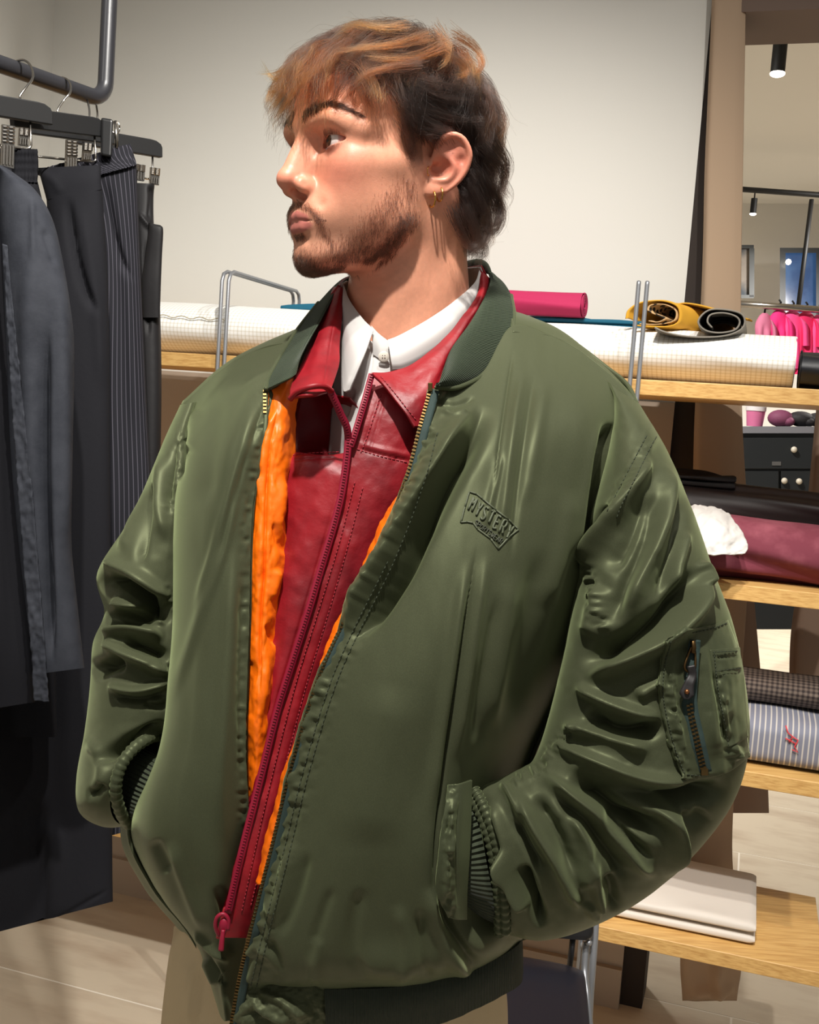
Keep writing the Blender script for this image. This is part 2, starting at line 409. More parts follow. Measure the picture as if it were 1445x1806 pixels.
def folded(name, s0, s1, t0, t1, z0, h, m, label, layers=3, cat='fabric', seed=0, droop=0.0, skew=0.0, puff=0.006):
    ro = empty(name, S((s0 + s1) / 2, (t0 + t1) / 2, z0), label, cat); nv, n = 60, 56
    lh = h / layers
    for l in range(layers):
        G = []
        for i in range(nv):
            f = i / (nv - 1); s = s0 + (s1 - s0) * f
            ends = min(f, 1 - f) ; er = min(1, (ends / 0.03)) ** 0.5 if ends < 0.03 else 1
            row = []
            for k2 in range(n):
                a = 2 * pi * k2 / n; ca, sa = cos(a), sin(a)
                t = (t0 + t1) / 2 + np.sign(ca) * abs(ca) ** 0.35 * (t1 - t0) / 2 * (0.985 + 0.015 * er) - skew * l
                z = z0 + lh * (l + 0.5) + np.sign(sa) * abs(sa) ** 0.5 * lh / 2 * (0.5 + 0.5 * er) * 0.98
                wv = puff * float(noise2(np.array(s * 9 + 5.), np.array(a * 1.2 + 3 * l), seed + l)) * (1 if sa > 0 else 0.1) * (1 if l == layers - 1 else 0.25)
                row.append(S(s, t, z + wv))
            G.append(row)
        G = np.array(G); F = grid_faces(nv, n, True); uv = grid_uv(G); V = G.reshape(-1, 3)
        o = np_mesh('layer', V, F[:, ::-1], m, ro, uv)
        for i in (0, nv - 1):
            e = MB(); e.add(G[i], [tuple(range(n))]); e.build('fold_end', m, o)
    return ro
m_teal = mat('teal cotton', (8, 92, 118), 0.75, bump=(70, 0.1, 0.002)); m_mag = mat('magenta wool', (176, 32, 82), 0.8, bump=(80, 0.1, 0.002))
folded('teal_cloth', -1.0, 0.08, 0.26, 0.38, 1.597 + 0.122, 0.030, m_teal, 'flat teal folded cloth lying on the gingham bolt behind the man', 2, seed=4, puff=0.01)
bolt('magenta_bolt', -0.80, -0.19, 0.24, 1.597 + 0.150, 0.030, 0.05, m_mag, 'magenta fabric roll on the teal cloth behind the neck', seed=5)

def curl(name, px, D, t_len, m, parent, width=0.004, n=80, axis=None, lining=None):
    # a sheet whose rolled cross-section is the drawn curve, running back from the viewer
    q = path([(x, y) for x, y in px], n); f = P(q[:, 0], q[:, 1], np.full(n, D)); ax = (axis if axis is not None else SN)
    nv = 24
    G = np.array([f + ax * t_len * i / (nv - 1) + np.array([0, 0, 0.0015 * sin(i * 1.3)]) for i in range(nv)])
    o = np_mesh(name, G.reshape(-1, 3), grid_faces(nv, n), m, parent, grid_uv(G), thick=width, off=0)
    return o
m_mus = mat('mustard suede', (206, 152, 40), 0.85, bump=(60, 0.15, 0.002))
m_leo = mat('spotted lining', (196, 160, 112), 0.8)
nt = m_leo.node_tree; vo = nt.nodes.new('ShaderNodeTexVoronoi'); vo.inputs['Scale'].default_value = 70
tc = nt.nodes.new('ShaderNodeTexCoord'); nt.links.new(tc.outputs['Object'], vo.inputs['Vector'])
cr = nt.nodes.new('ShaderNodeValToRGB'); cr.color_ramp.elements[0].position = 0.42; cr.color_ramp.elements[0].color = (0.01, 0.007, 0.004, 1)
cr.color_ramp.elements[1].position = 0.5; cr.color_ramp.elements[1].color = lin((196, 160, 112)); nt.links.new(vo.outputs['Distance'], cr.inputs[0])
nt.links.new(cr.outputs[0], nt.nodes['Principled BSDF'].inputs['Base Color'])
yr = empty('suede_roll', P(1150, 577, 2.44), 'mustard yellow suede roll with spotted lining on the gingham bolt', 'fabric')
curl('suede', [(1104, 562), (1108, 548), (1124, 536), (1145, 531), (1172, 531), (1194, 540), (1199, 556), (1194, 570), (1176, 576), (1150, 576), (1120, 574)], 2.40, 0.26, m_mus, yr, 0.003, axis=SN * 0.9 + SE * 0.42)
curl('lining', [(1128, 571), (1136, 572), (1160, 572), (1186, 567), (1193, 556), (1189, 545), (1171, 537), (1148, 538), (1143, 548), (1160, 556), (1172, 562), (1160, 568), (1144, 566)], 2.404, 0.25, m_leo, yr, 0.002, axis=SN * 0.9 + SE * 0.42)
curl('suede_flap', [(1190, 538), (1205, 535), (1230, 538), (1258, 545), (1278, 550)], 2.44, 0.2, m_mus, yr, 0.003, axis=SN * 0.9 + SE * 0.3)
m_felt = mat('grey felt', (128, 122, 112), 0.9, bump=(120, 0.2, 0.001)); m_feltd = mat('dark felt inside', (42, 38, 35), 0.9)
gr = empty('felt_roll', P(1260, 592, 2.37), 'grey felt roll with dark inside beside the yellow suede', 'fabric')
sp = [(1155, 578), (1170, 585), (1200, 592), (1240, 595), (1280, 592), (1306, 582), (1314, 568), (1308, 554), (1285, 547), (1255, 546), (1238, 556), (1232, 570), (1245, 583), (1270, 587), (1296, 582), (1305, 569), (1298, 558), (1276, 552), (1254, 555), (1248, 567), (1256, 578)]
curl('felt', sp, 2.33, 0.27, m_felt, gr, 0.0035, 160, axis=SN)
curl('inner_face', [(x + (1272 - x) * 0.045, y + (569 - y) * 0.045) for x, y in sp[8:]], 2.332, 0.26, m_feltd, gr, 0.002, 110, axis=SN)
m_blk = mat('black nylon', (22, 22, 27), 0.5, bump=(30, 0.2, 0.004))
o = bolt('black_bolt', 0.312, 0.44, 0.085, 1.597, 0.044, 0.075, m_blk, 'black fabric roll at the right end of the top shelf', wob=0.012, seed=8)

# second shelf
m_bur = mat('burgundy suede', (110, 44, 58), 0.9, var=(12, (140, 72, 84), 0.45, 0.7), bump=(60, 0.15, 0.002))
bolt('burgundy_roll', 0.08, 0.475, 0.14, 1.174, 0.067, 0.105, m_bur, 'thick burgundy suede roll on the second shelf', wob=0.012, seed=12)
m_brn = mat('dark brown leather', (28, 17, 15), 0.6, bump=(40, 0.15, 0.003))
bolt('brown_leather_roll', -0.06, 0.44, 0.27, 1.174 + 0.112, 0.042, 0.055, m_brn, 'dark brown leather roll lying behind the burgundy suede', wob=0.01, seed=13)
m_bk2 = mat('black cotton', (14, 12, 12), 0.8, bump=(40, 0.2, 0.003))
folded('black_cloth', -0.05, 0.20, 0.24, 0.33, 1.174 + 0.188, 0.030, m_bk2, 'black crumpled cloth on top of the brown leather roll', 2, seed=21, puff=0.02)
m_wht = mat('white cotton', (198, 194, 189), 0.85, bump=(14, 0.35, 0.01))
ro = empty('white_cloth', P(1262, 975, 2.27), 'crumpled white cloth draped over the burgundy suede roll', 'fabric')
def rum(x, y): return 0.006 * fbm2(x / 34, y / 26, 5) + 0.003 * fbm2(x / 14, y / 14, 9)
sheet('cloth', [[(1195, 898, 2.44), (1216, 889, 2.42), (1250, 889, 2.43), (1284, 905, 2.44)], [(1188, 910, 2.33), (1225, 908, 2.305), (1262, 912, 2.30), (1300, 925, 2.32)],
                [(1190, 935, 2.27), (1228, 938, 2.245), (1270, 942, 2.24), (1318, 948, 2.255)], [(1196, 958, 2.25), (1235, 962, 2.225), (1276, 967, 2.222), (1321, 966, 2.24)],
                [(1200, 970, 2.245), (1238, 975, 2.218), (1280, 979, 2.217), (1314, 976, 2.235)]], m_wht, ro, 70, 70, bump=rum, thick=0.004)

# third shelf
m_pl = mat('brown plaid wool', (88, 74, 66), 0.85); uv_lines(m_pl, (112, 98, 88), (44, 34, 32), 0.011, 0.005, 'xy', 0.5)
m_st = mat('blue striped shirting', (120, 124, 140), 0.8); uv_lines(m_st, (118, 120, 134), (188, 182, 176), 0.0115, 0.003, 'y', 0.5)
bolt('plaid_roll', 0.12, 0.462, 0.20, 0.772 + 0.115, 0.036, 0.07, m_pl, 'brown plaid fabric roll lying on the striped blue cloth', seed=14)
stc = folded('striped_cloth', 0.15, 0.487, 0.04, 0.36, 0.772, 0.112, m_st, 'folded blue grey striped cloth with red stitching under the plaid roll', 1, seed=15, puff=0.004)
red = mat('red thread', (206, 60, 66), 0.6)
b = MB()
for q in ([(0.356, 0.90), (0.362, 0.885), (0.372, 0.878), (0.366, 0.865)], [(0.372, 0.878), (0.384, 0.872), (0.378, 0.858), (0.386, 0.846), (0.374, 0.85)], [(0.358, 0.872), (0.37, 0.868), (0.382, 0.862)]):
    b.tube([S(s, 0.034 if z < 0.86 else 0.036, z - 0.025) for s, z in q], 0.0016, 6)
b.build('red_stitching', red, stc)['label'] = 'red embroidered stitching'
# bottom shelf
m_lin = mat('pale linen', (212, 204, 194), 0.85, bump=(50, 0.08, 0.002))
folded('linen_cloth', -0.12, 0.34, 0.055, 0.37, 0.36, 0.052, m_lin, 'folded pale linen cloth lying on the lowest oak shelf', 2, seed=16, puff=0.004)

# ---------------------------------------------------------------- cloths hanging in the opening behind the shelves
def drape(name, rows, m, label, nv=90, nu=40, folds=()):
    ro = empty(name, P(*rows[-1][len(rows[-1]) // 2]), label, 'fabric')
    sheet('cloth', rows, m, ro, nv, nu, folds=folds, thick=0.004); return ro
m_bei = mat('beige canvas', (172, 147, 122), 0.85, bump=(120, 0.1, 0.001))
m_tau = mat('brown canvas', (142, 118, 100), 0.85, bump=(120, 0.1, 0.001))
def strip(l, r, D, ys, cur=0.02):
    rows = []
    for y in ys:
        xl = np.interp(y, [p[1] for p in l], [p[0] for p in l]); xr = np.interp(y, [p[1] for p in r], [p[0] for p in r])
        dr_ = FW + ((xl + xr) / 2 - CX) / FPX * RT - (y - CY) / FPX * UP; d = float(((SO - CAM) @ SN + D) / (dr_ @ SN))
        rows.append([(xl, y, d + cur * 1.5), (xl + (xr - xl) * 0.12, y, d + 0.2 * cur), (xl + (xr - xl) * 0.4, y, d), (xl + (xr - xl) * 0.75, y, d), (xr, y, d + cur * 0.6)])
    return rows
ysb = [-160, 0, 150, 300, 450, 600, 750, 900, 1050, 1200, 1350, 1500, 1620, 1700, 1745, 1765]
drape('hanging_canvas', strip([(1262, -160), (1256, 0), (1243, 300), (1238, 520), (1226, 720), (1222, 900), (1212, 1300), (1200, 1700), (1204, 1765)],
      [(1318, -160), (1316, 0), (1311, 300), (1307, 520), (1308, 720), (1318, 900), (1318, 1060), (1300, 1300), (1292, 1500), (1308, 1700), (1300, 1765)],
      0.437, ysb, 0.012), m_bei, 'tall beige canvas hanging from the header to the floor behind the shelves',
      folds=[([(1262, 1690), (1262, 1765)], (14, 8), 0.03), ([(1210, 1755), (1300, 1740)], 10, 0.02), ([(1270, 600), (1268, 1100)], 30, 0.008)])
drape('hanging_brown_cloth', strip([(1262, 900), (1270, 1440)], [(1318, 900), (1331, 1060), (1352, 1300), (1357, 1440)], 0.55, [900, 1000, 1100, 1200, 1300, 1390, 1425, 1434]), m_tau,
      'short brown canvas ending above the floor behind the tall beige one')
drape('hanging_side_cloth', strip([(1448, 640), (1440, 720), (1425, 880), (1412, 1000), (1396, 1080), (1392, 1240)], [(1520, 640), (1510, 1240)], 0.55, [640, 760, 880, 1000, 1120, 1240]), m_tau,
      'brown canvas hanging at the right edge behind the third shelf')

# ---------------------------------------------------------------- far room things
def lamp(x, y0, y1, D, w, label, stem=14):
    top = P(x, y0, D); ro = empty('track_spotlight', top, label, 'lamp', 'black ceiling spotlights in the far room')
    r = w / 2 / FPX * D; b = MB(); h = (y1 - y0) / FPX * D
    b.tube([top, top + np.array([0, 0, -h * 0.5]), top + np.array([0, 0, -h * 0.93]), top + np.array([0, 0, -h])], [r, r, r, r * 0.97], 24); b.build('housing', M['lampblack'], ro, auto=40)
    b = MB(); b.sph(top + np.array([0, 0, -h]), (r * 1.05, r * 1.05, r * 0.45), 20, 10); b.build('lit_face', M['lampface'], ro)
    b = MB(); b.tube([top + np.array([0, 0, stem / FPX * D if D > 7 else CEIL - top[2]]), top + np.array([0, 0, -0.01])], r * 0.22, 10); b.build('stem', M['lampblack'], ro)
    return ro
lamp(1378, 66, 128, 5.3, 25, 'large black cylinder spotlight lit, nearest below the header', 12)
lamp(1331, 350, 377, 8.6, 11, 'small black cylinder spotlight on the far ceiling track', 14)
b = MB(); a = P(1200, 326, 8.6); c = P(1560, 352, 8.4); b.tube([a, (a + c) / 2, c], 0.022, 8); tr = b.build('light_track', M['lampblack'])
tag(tr, 'thin black lighting track under the far white ceiling', 'track')
b = MB(); a = P(1432, 352, 8.2); c = P(1408, 545, 8.2); b.tube([a, (a + c) / 2, c], 0.018, 8); tr = b.build('support_rod', M['lampblack'])
tag(tr, 'thin black vertical rod in front of the dusk window', 'rod')
# window with dusk outside
def ext_quad(mb, x0, y0, x1, y1, D, th):
    c = [P(x, y, D + d) for d in (th, 0) for x, y in ((x0, y1), (x1, y1), (x1, y0), (x0, y0))]
    mb.add(c, [(0, 1, 2, 3), (7, 6, 5, 4), (0, 4, 5, 1), (1, 5, 6, 2), (2, 6, 7, 3), (3, 7, 4, 0)])
DW = 10.0
ms = mat('dusk glass', (66, 92, 130), 0.1, emit=((66, 100, 146), 0.5), var=(2.2, (30, 46, 84), 0.45, 0.6))
wf = MB()
for r in ((1376, 437, 1386, 560), (1386, 437, 1480, 446), (1440, 446, 1448, 560), (1386, 552, 1480, 562)): ext_quad(wf, *r, DW, 0.08)
w1 = wf.build('window_1', mat('dark window frame', (34, 40, 44), 0.4), smooth=False); w1['kind'] = 'structure'
for i, (x0, x1) in enumerate(((1386, 1440), (1448, 1480))):
    b = MB(); ext_quad(b, x0, 446, x1, 552, DW + 0.05, 0.01); b.build('pane', ms, w1, smooth=False)
b = MB(); b.sph(P(1391, 462, DW - 0.05), 0.026, 10, 8); lr = b.build('glowing_bulb', M['lampface']); tag(lr, 'small glowing round bulb before the dusk window', 'lamp')
pf = empty('framed_poster', P(1322, 525, 9.6), 'dark framed poster leaning on the far wall beside the canvas', 'poster')
b = MB(); ext_quad(b, 1290, 432, 1330, 438, 9.6, 0.06); ext_quad(b, 1322, 438, 1331, 524, 9.6, 0.06); ext_quad(b, 1290, 520, 1330, 526, 9.6, 0.06); b.build('frame', mat('black green frame', (24, 32, 30), 0.4), pf, smooth=False)
b = MB(); ext_quad(b, 1290, 438, 1322, 520, 9.63, 0.02); b.build('print', mat('poster print', (150, 140, 130), 0.6, var=(4, (60, 70, 80), 0.4, 0.6)), pf, smooth=False)
# rail with pink garments
DR = 6.3
b = MB(); a = P(1290, 535, DR); c = P(1500, 550, DR - 0.1); b.tube([a, (a + c) / 2, c], 0.02, 8); o = b.build('far_clothes_rail', M['chrome']); tag(o, 'thin metal clothes rail holding the pink garments', 'rail')
for i, (x, w, y0, y1, c, lab) in enumerate(((1349, 34, 552, 640, (196, 110, 140), 'dusty pink top first on the far rail'), (1375, 40, 546, 650, (226, 40, 120), 'bright pink jacket second on the far rail'),
        (1398, 44, 548, 650, (238, 74, 140), 'hot pink blouse third on the far rail'), (1422, 44, 550, 660, (222, 34, 96), 'crimson pink shirt fourth on the far rail'), (1446, 44, 555, 665, (250, 84, 150), 'light hot pink blouse at the right edge of the far rail'))):
    ro = empty('pink_garment', P(x, y1, DR), lab, 'clothes', 'pink clothes on the far rail')
    mm = mat('pink cotton', c, 0.8, bump=(20, 0.2, 0.01))
    fo = [([(x - w * .2, y0 + 20), (x - w * .25, y1)], 4, 0.012), ([(x + w * .15, y0 + 25), (x + w * .2, y1)], 4, 0.014), ([(x, y0 + 15), (x - 2, y1)], 3, -0.012)]
    limb('body', [(x - w * .12, y0, x + w * .12, y0, DR, 0.02), (x - w * .3, y0 + 6, x + w * .3, y0 + 6, DR, 0.04), (x - w * .5, y0 + 22, x + w * .5, y0 + 22, DR, 0.05), (x - w * .46, y0 + 50, x + w * .46, y0 + 50, DR, 0.05), (x - w * .5, y1, x + w * .5, y1, DR, 0.05)], mm, ro, 40, 40, fo)
    limb('sleeve', [(x + w * .28, y0 + 10, x + w * .45, y0 + 16, DR - .04, 0.03), (x + w * .4, y0 + 30, x + w * .66, y0 + 30, DR - .05, 0.035), (x + w * .42, y0 + 62, x + w * .7, y0 + 62, DR - .05, 0.03)], mm, ro, 30, 24)
    b = MB(); b.tube([P(x, y0 + 2, DR), P(x + 1, y0 - 8, DR), P(x + 3, y0 - 13, DR - .01), P(x, y0 - 17, DR - .02)], 0.006, 6); b.build('hanger_hook', M['lampblack'], ro)
# black drawer cabinet
DC = 6.2
cb = empty('drawer_cabinet', P(1378, 1108, DC), 'black drawer cabinet with pale round knobs in the far room', 'cabinet')
mcb = mat('black painted wood', (28, 31, 33), 0.45); mtop = mat('grey metal worktop', (120, 120, 126), 0.35)
b = MB(); ext_quad(b, 1300, 764, 1452, 1110, DC, 0.5); b.build('carcass', mcb, cb, smooth=False)
b = MB(); ext_quad(b, 1296, 752, 1456, 764, DC - 0.03, 0.55); b.build('worktop', mtop, cb, smooth=False)
kn = mat('cream knob', (208, 200, 184), 0.4)
for (x0, y0, x1, y1, ks) in ((1308, 772, 1446, 827, ((1401, 793),)), (1308, 831, 1374, 905, ((1384 - 14, 848),)), (1378, 831, 1446, 905, ((1410, 849),)), (1308, 909, 1446, 1000, ())):
    b = MB(); ext_quad(b, x0, y0, x1, y1, DC - 0.025, 0.025); d = b.build('drawer', mcb, cb, smooth=False, bevel=0.004)
    for x, y in ks:
        b = MB(); b.sph(P(x + (14 if x == 1370 else 0), y, DC - 0.04), 0.018, 12, 8); b.build('knob', kn, d)
b = MB(); ext_quad(b, 1362, 814, 1378, 821, DC - 0.03, 0.01); b.build('label_holder', M['chrome'], cb, smooth=False)
pc = MB(); c0 = P(1331, 752, DC + .1); pc.tube([c0, c0 + [0, 0, .05], c0 + [0, 0, .095]], [0.045, 0.05, 0.055], 20); o = pc.build('pink_box', mat('pink box', (205, 110, 150), 0.5), auto=40)
lid = MB(); lid.tube([c0 + [0, 0, .09], c0 + [0, 0, .115]], 0.058, 20); lid.build('lid', mat('white lid', (220, 214, 214), 0.5), o, auto=40)
tag(o, 'pink round tub with white lid on the black cabinet', 'tub')
for x, w, h, c, lab in ((1376, .075, .05, (120, 60, 90), 'plum bundled scarf on the black cabinet beside the pink tub'), (1412, .08, .045, (26, 24, 28), 'black folded pouch on the black cabinet by the right edge'), (1440, .06, .04, (30, 30, 34), 'small dark case at the right edge of the black cabinet')):
    b = MB(); c0 = P(x, 750, DC + .05); b.sph(c0 + [0, 0, h * .8], (w, .06, h), 16, 10); b.sph(c0 + [w * .5, -.02, h * .5], (w * .5, .05, h * .6), 12, 8)
    o = b.build('bundle', mat('bundle cloth', c, 0.7, bump=(25, 0.3, 0.01))); tag(o, lab, 'cloth')

# ---------------------------------------------------------------- clothes rail with hangers at the left
ra, rb = P(-60, 92, 1.62), P(187, 180, 1.86); rb[2] = ra[2]
rb = P(185, 178, 1.86)
rail = empty('clothes_rail', ra, 'black pipe clothes rail bending up to the ceiling at the left', 'rail')
b = MB(); dirr = (rb - ra) / np.linalg.norm(rb - ra); upv = P(207, -300, 1.87) - rb; upv /= np.linalg.norm(upv)
r = 0.032; pts = [ra + dirr * t for t in np.linspace(-0.6, np.linalg.norm(rb - ra) - r, 8)]
for k in range(1, 6):
    a = k / 6 * pi / 2; pts.append(rb - dirr * r * (1 - sin(a)) + upv * r * (1 - cos(a)))
pts += [rb + upv * t for t in np.linspace(r, 1.6, 8)]
b.tube(pts, 0.0135, 24); b.build('pipe', M['blackpipe'], rail)

def hanger(label, x0, y0, D0, x1, y1, D1, hpx, rod, hook, clips, group='black trouser hangers on the pipe rail'):
    a = P(x0, y0, D0); c = P(x1, y1, D1); ro = empty('trouser_hanger', (a + c) / 2, label, 'hanger', group)
    d = (c - a) / np.linalg.norm(c - a); L = np.linalg.norm(c - a); up = np.array([0, 0, 1.0]) - d * d[2]; up /= np.linalg.norm(up); w = np.cross(d, up)
    h = hpx / FPX * (D0 + D1) / 2; b = MB()
    prof = [(0, .5), (L - .022, .5), (L - .012, .46), (L - .003, .3), (L, 0.1), (L, -.5), (0, -.5)]
    V = []; n = len(prof)
    for s in (-1, 1):
        for x, z in prof: V.append(a + d * x + up * (z * h) + w * s * 0.006)
    b.add(V, [tuple(range(n)), tuple(range(2 * n - 1, n - 1, -1))] + [(i, i + n, (i + 1) % n + n, (i + 1) % n) for i in range(n)])
    b.build('bar', M['hangerwood'], ro, smooth=False, bevel=0.0015)
    if rod:
        rx = L - rod; b = MB(); e = .006; q = [a + d * rx - up * h * .5, a + d * rx - up * (h * .5 + .033), a + d * (rx - .002) - up * (h * .5 + .037), a + d * (rx - .008) - up * (h * .5 + .039)]
        q += [a + d * (rx * f) - up * (h * .5 + .039) for f in (.7, .4, .05)]
        b.tube(q, 0.0018, 8); b.build('clip_rod', M['chrome'], ro)
    if hook:
        b = MB(); q = path([(x, y, D) for x, y, D in hook], 30); b.tube(P(q[:, 0], q[:, 1], q[:, 2]), 0.0018, 8); b.build('hook', M['chrome'], ro)
    for (x, y0c, y1c, D) in clips:
        for dx, dD, nm in ((0, 0, 'clip'), (28, .03, 'clip')):
            if nm == 'clip':
                tp = P(x + dx, y0c + (6 if dx else 0), D + dD); bt = P(x + dx - 2, y1c if not dx else y0c + 36, D + dD); wv = d * (11.5 / FPX * D) * (0.8 if dx else 1)
                b = MB(); nn = np.cross(wv, bt - tp); nn /= np.linalg.norm(nn); nn *= -1 if nn @ (CAM - tp) < 0 else 1
                Q = bt - tp
                b.box8([bt - wv - nn * .003, bt + wv - nn * .003, bt + wv + nn * .001, bt - wv + nn * .001, tp - wv - nn * .003, tp + wv - nn * .003, tp + wv + nn * .001, tp - wv + nn * .001])
                for kq in range(4):
                    o1 = tp + Q * (.48 if not dx else .6) + wv * (-.72 + .48 * kq)
                    b.tube([o1 + nn * .002, o1 + Q * (.46 if not dx else .35) + nn * .002], 0.0013, 6)
                for kq in range(5):
                    for sgn in (-.5, .5):
                        o1 = tp + Q * (.06 + .085 * kq) + wv * sgn
                        b.tube([o1 - wv * .38 + nn * .002, o1 + nn * .0035, o1 + wv * .38 + nn * .002], 0.0014, 6)
                b.build('clip', M['chrome'], ro, auto=35)
    return ro
hanger('black wooden trouser hanger nearest at the left edge', -80, 174, 1.50, 90, 203, 1.60, 36, .033, [(36, 177, 1.57), (36, 168, 1.57), (48, 152, 1.58), (58, 136, 1.60), (54, 116, 1.66), (42, 106, 1.68), (28, 108, 1.70)], [(15, 221, 296, 1.545)])
hanger('black wooden trouser hanger second along the rail', 20, 205, 1.58, 182, 226, 1.71, 33, .018, [(103, 202, 1.69), (102, 194, 1.69), (112, 178, 1.70), (124, 162, 1.71), (123, 146, 1.75), (112, 137, 1.78), (98, 140, 1.8)], [(127, 247, 314, 1.655)])
hanger('black wooden trouser hanger furthest along the rail', 120, 236, 1.78, 284, 264, 1.90, 29, .017, [(168, 232, 1.84), (172, 205, 1.85), (170, 186, 1.86)], [(246, 290, 318, 1.86)])
hanger('thin black hanger bar behind the second one', 50, 224, 1.66, 205, 245, 1.77, 22, 0, [(150, 236, 1.78), (158, 200, 1.8), (150, 160, 1.83)], [])
b = MB(); q = [P(193, 208, 1.70), P(191, 240, 1.695), P(190, 275, 1.69)]
c = [P(x, y, D) for D in (1.715, 1.695) for x, y in ((177, 274), (197, 278), (200, 211), (178, 207))]
b.box8(c); cl = b.build('garment_clip', M['blackplastic'], smooth=False, bevel=0.004); tag(cl, 'black plastic clip gripping the pinstripe waistband', 'clip')
b = MB(); b.tube([P(204 + 7 * cos(a), 225 + 11 * sin(a), 1.72) for a in np.linspace(0, 6.2, 20)], 0.0016, 6); b.tube([P(204, 214, 1.72), P(206, 262, 1.72)], 0.003, 6); b.build('spring', M['chrome'], cl)

m_gry = mat('charcoal cotton', (47, 49, 55), 0.8, spec=0.15, var=(30, (39, 41, 47), 0.4, 0.65), bump=(220, 0.25, 0.001))
m_nvy = mat('midnight twill', (16, 16, 20), 0.85, spec=0.15, bump=(200, 0.2, 0.001))
m_nv2 = mat('dark charcoal wool', (21, 21, 25), 0.85, spec=0.15, bump=(160, 0.25, 0.001))
m_pin = mat('pinstripe wool', (48, 46, 54), 0.85, spec=0.15); uv_lines(m_pin, (25, 25, 30), (72, 70, 78), 0.0066, 0.0009, 'x', 0.6)
m_bl3 = mat('black coated cotton', (26, 25, 26), 0.55, spec=0.15, bump=(30, 0.2, 0.003))
m_hole = mat('black lining', (10, 10, 11), 0.9)
def garment(name, label, cat='trousers', loc=(0, 0, 1), group='dark clothes on the pipe rail'):
    return empty(name, P(*loc), label, cat, group)
gs = garment('grey_shirt', 'charcoal grey shirt hanging in front at the left edge', 'shirt', (40, 1250, 1.5))
limb('body', [(-160, 250, 20, 296, 1.50, .03), (-160, 330, 24, 330, 1.49, .05), (-160, 450, 12, 450, 1.48, .05), (-160, 600, 18, 600, 1.47, .05), (-160, 800, 28, 800, 1.46, .05), (-160, 1000, 46, 1000, 1.455, .05), (-160, 1150, 58, 1150, 1.45, .05), (-160, 1274, 62, 1238, 1.45, .05)], m_nvy, gs, 140, 60,
     [([(-20, 330), (-10, 700), (0, 1260)], 12, .008), ([(-60, 330), (-60, 1260)], 18, -.01)], power=2.6)
limb('sleeve', [(-40, 270, 18, 300, 1.48, .02), (-6, 300, 62, 335, 1.475, .04), (-4, 370, 92, 385, 1.47, .048), (2, 450, 110, 455, 1.465, .05), (6, 540, 124, 540, 1.46, .05), (8, 620, 131, 620, 1.46, .05), (14, 800, 128, 800, 1.455, .05), (28, 950, 126, 950, 1.45, .048), (40, 1060, 136, 1060, 1.45, .045), (56, 1190, 149, 1178, 1.45, .042)], m_gry, gs, 170, 90,
     [([(84, 560), (82, 800), (88, 1000), (92, 1185)], (5, 12), -.028), ([(60, 400), (50, 600), (58, 900)], 16, .006), ([(105, 480), (112, 700), (112, 1000)], 12, .006), ([(56, 345), (60, 470)], 5, .004), ([(75, 400), (100, 470)], 7, -.004)], power=2.2)
q = path([(4, 430), (14, 600), (24, 760), (38, 950), (52, 1120), (60, 1236)], 60); xs = np.array([0, 8, 17])
sheet('placket', [[(x + dx * (0.5 + min(1, i / 30)), y + dx * .15, 1.405 - .001 * i / 60) for dx in xs] for i, (x, y) in enumerate(q)], m_gry, gs, 240, 10, wrinkle=(0.0016, 6, 12), thick=.002)
def leg_rows(L, R, D, d): return [(np.interp(y, [p[1] for p in L], [p[0] for p in L]), y, np.interp(y, [p[1] for p in R], [p[0] for p in R]), y, np.interp(y, *zip(*D)) if isinstance(D, list) else D, d) for y in sorted(set([p[1] for p in L] + [p[1] for p in R]))]
ge = garment('elastic_waist_trousers', 'black trousers with gathered elastic waist on the nearest hanger', loc=(40, 700, 1.6))
limb('waistband', [(-60, 260, 66, 263, 1.59, .02), (-60, 290, 68, 292, 1.59, .022), (-60, 316, 66, 322, 1.585, .022)], m_nvy, ge, 30, 120, bump=lambda x, y: 0.0015 * np.sin(x * 1.0) + .0006 * np.sin(y * .45), power=3)
limb('legs', [(-60, 314, 66, 318, 1.588, .022), (-60, 345, 74, 350, 1.585, .028), (-60, 420, 92, 420, 1.585, .03), (-60, 600, 98, 600, 1.58, .03), (-60, 1000, 98, 1000, 1.575, .03), (-60, 1300, 100, 1300, 1.57, .03)], m_nvy, ge, 80, 60, [([(50, 322), (58, 390)], 4, .005), ([(36, 322), (40, 380)], 4, .005), ([(62, 330), (76, 400)], 4, -.004)], power=2.6)
gt = garment('wide_trousers', 'long wide charcoal trousers hanging from the second hanger', loc=(110, 1650, 1.66))
limb('waistband', [(67, 296, 178, 291, 1.665, .02), (74, 322, 178, 312, 1.66, .022), (82, 352, 180, 334, 1.66, .024)], m_nv2, gt, 30, 80, [([(70, 300), (95, 320), (110, 345)], 8, .002)], power=3)
limb('legs', [(82, 348, 180, 334, 1.66, .026), (84, 420, 186, 420, 1.662, .032), (70, 560, 192, 560, 1.66, .034), (50, 800, 194, 800, 1.655, .035), (20, 1100, 196, 1100, 1.65, .035), (-60, 1300, 197, 1300, 1.645, .038), (-90, 1500, 198, 1500, 1.645, .04), (-110, 1672, 199, 1590, 1.64, .04)], m_nv2, gt, 200, 90,
     [([(122, 345), (130, 420), (150, 500), (176, 560)], (4, 9), -.012), ([(140, 350), (168, 520), (180, 700)], 10, .004), ([(30, 1500), (90, 1480), (100, 1650)], 20, .006), ([(70, 1400), (76, 1680)], (6, 16), -.014), ([(120, 700), (124, 1500)], 20, .006), ([(40, 1648), (110, 1616), (196, 1566)], 3, -.003)], power=2.5)
gp = garment('pinstripe_trousers', 'grey pinstripe trousers gripped by the black plastic clip', loc=(220, 1480, 1.74))
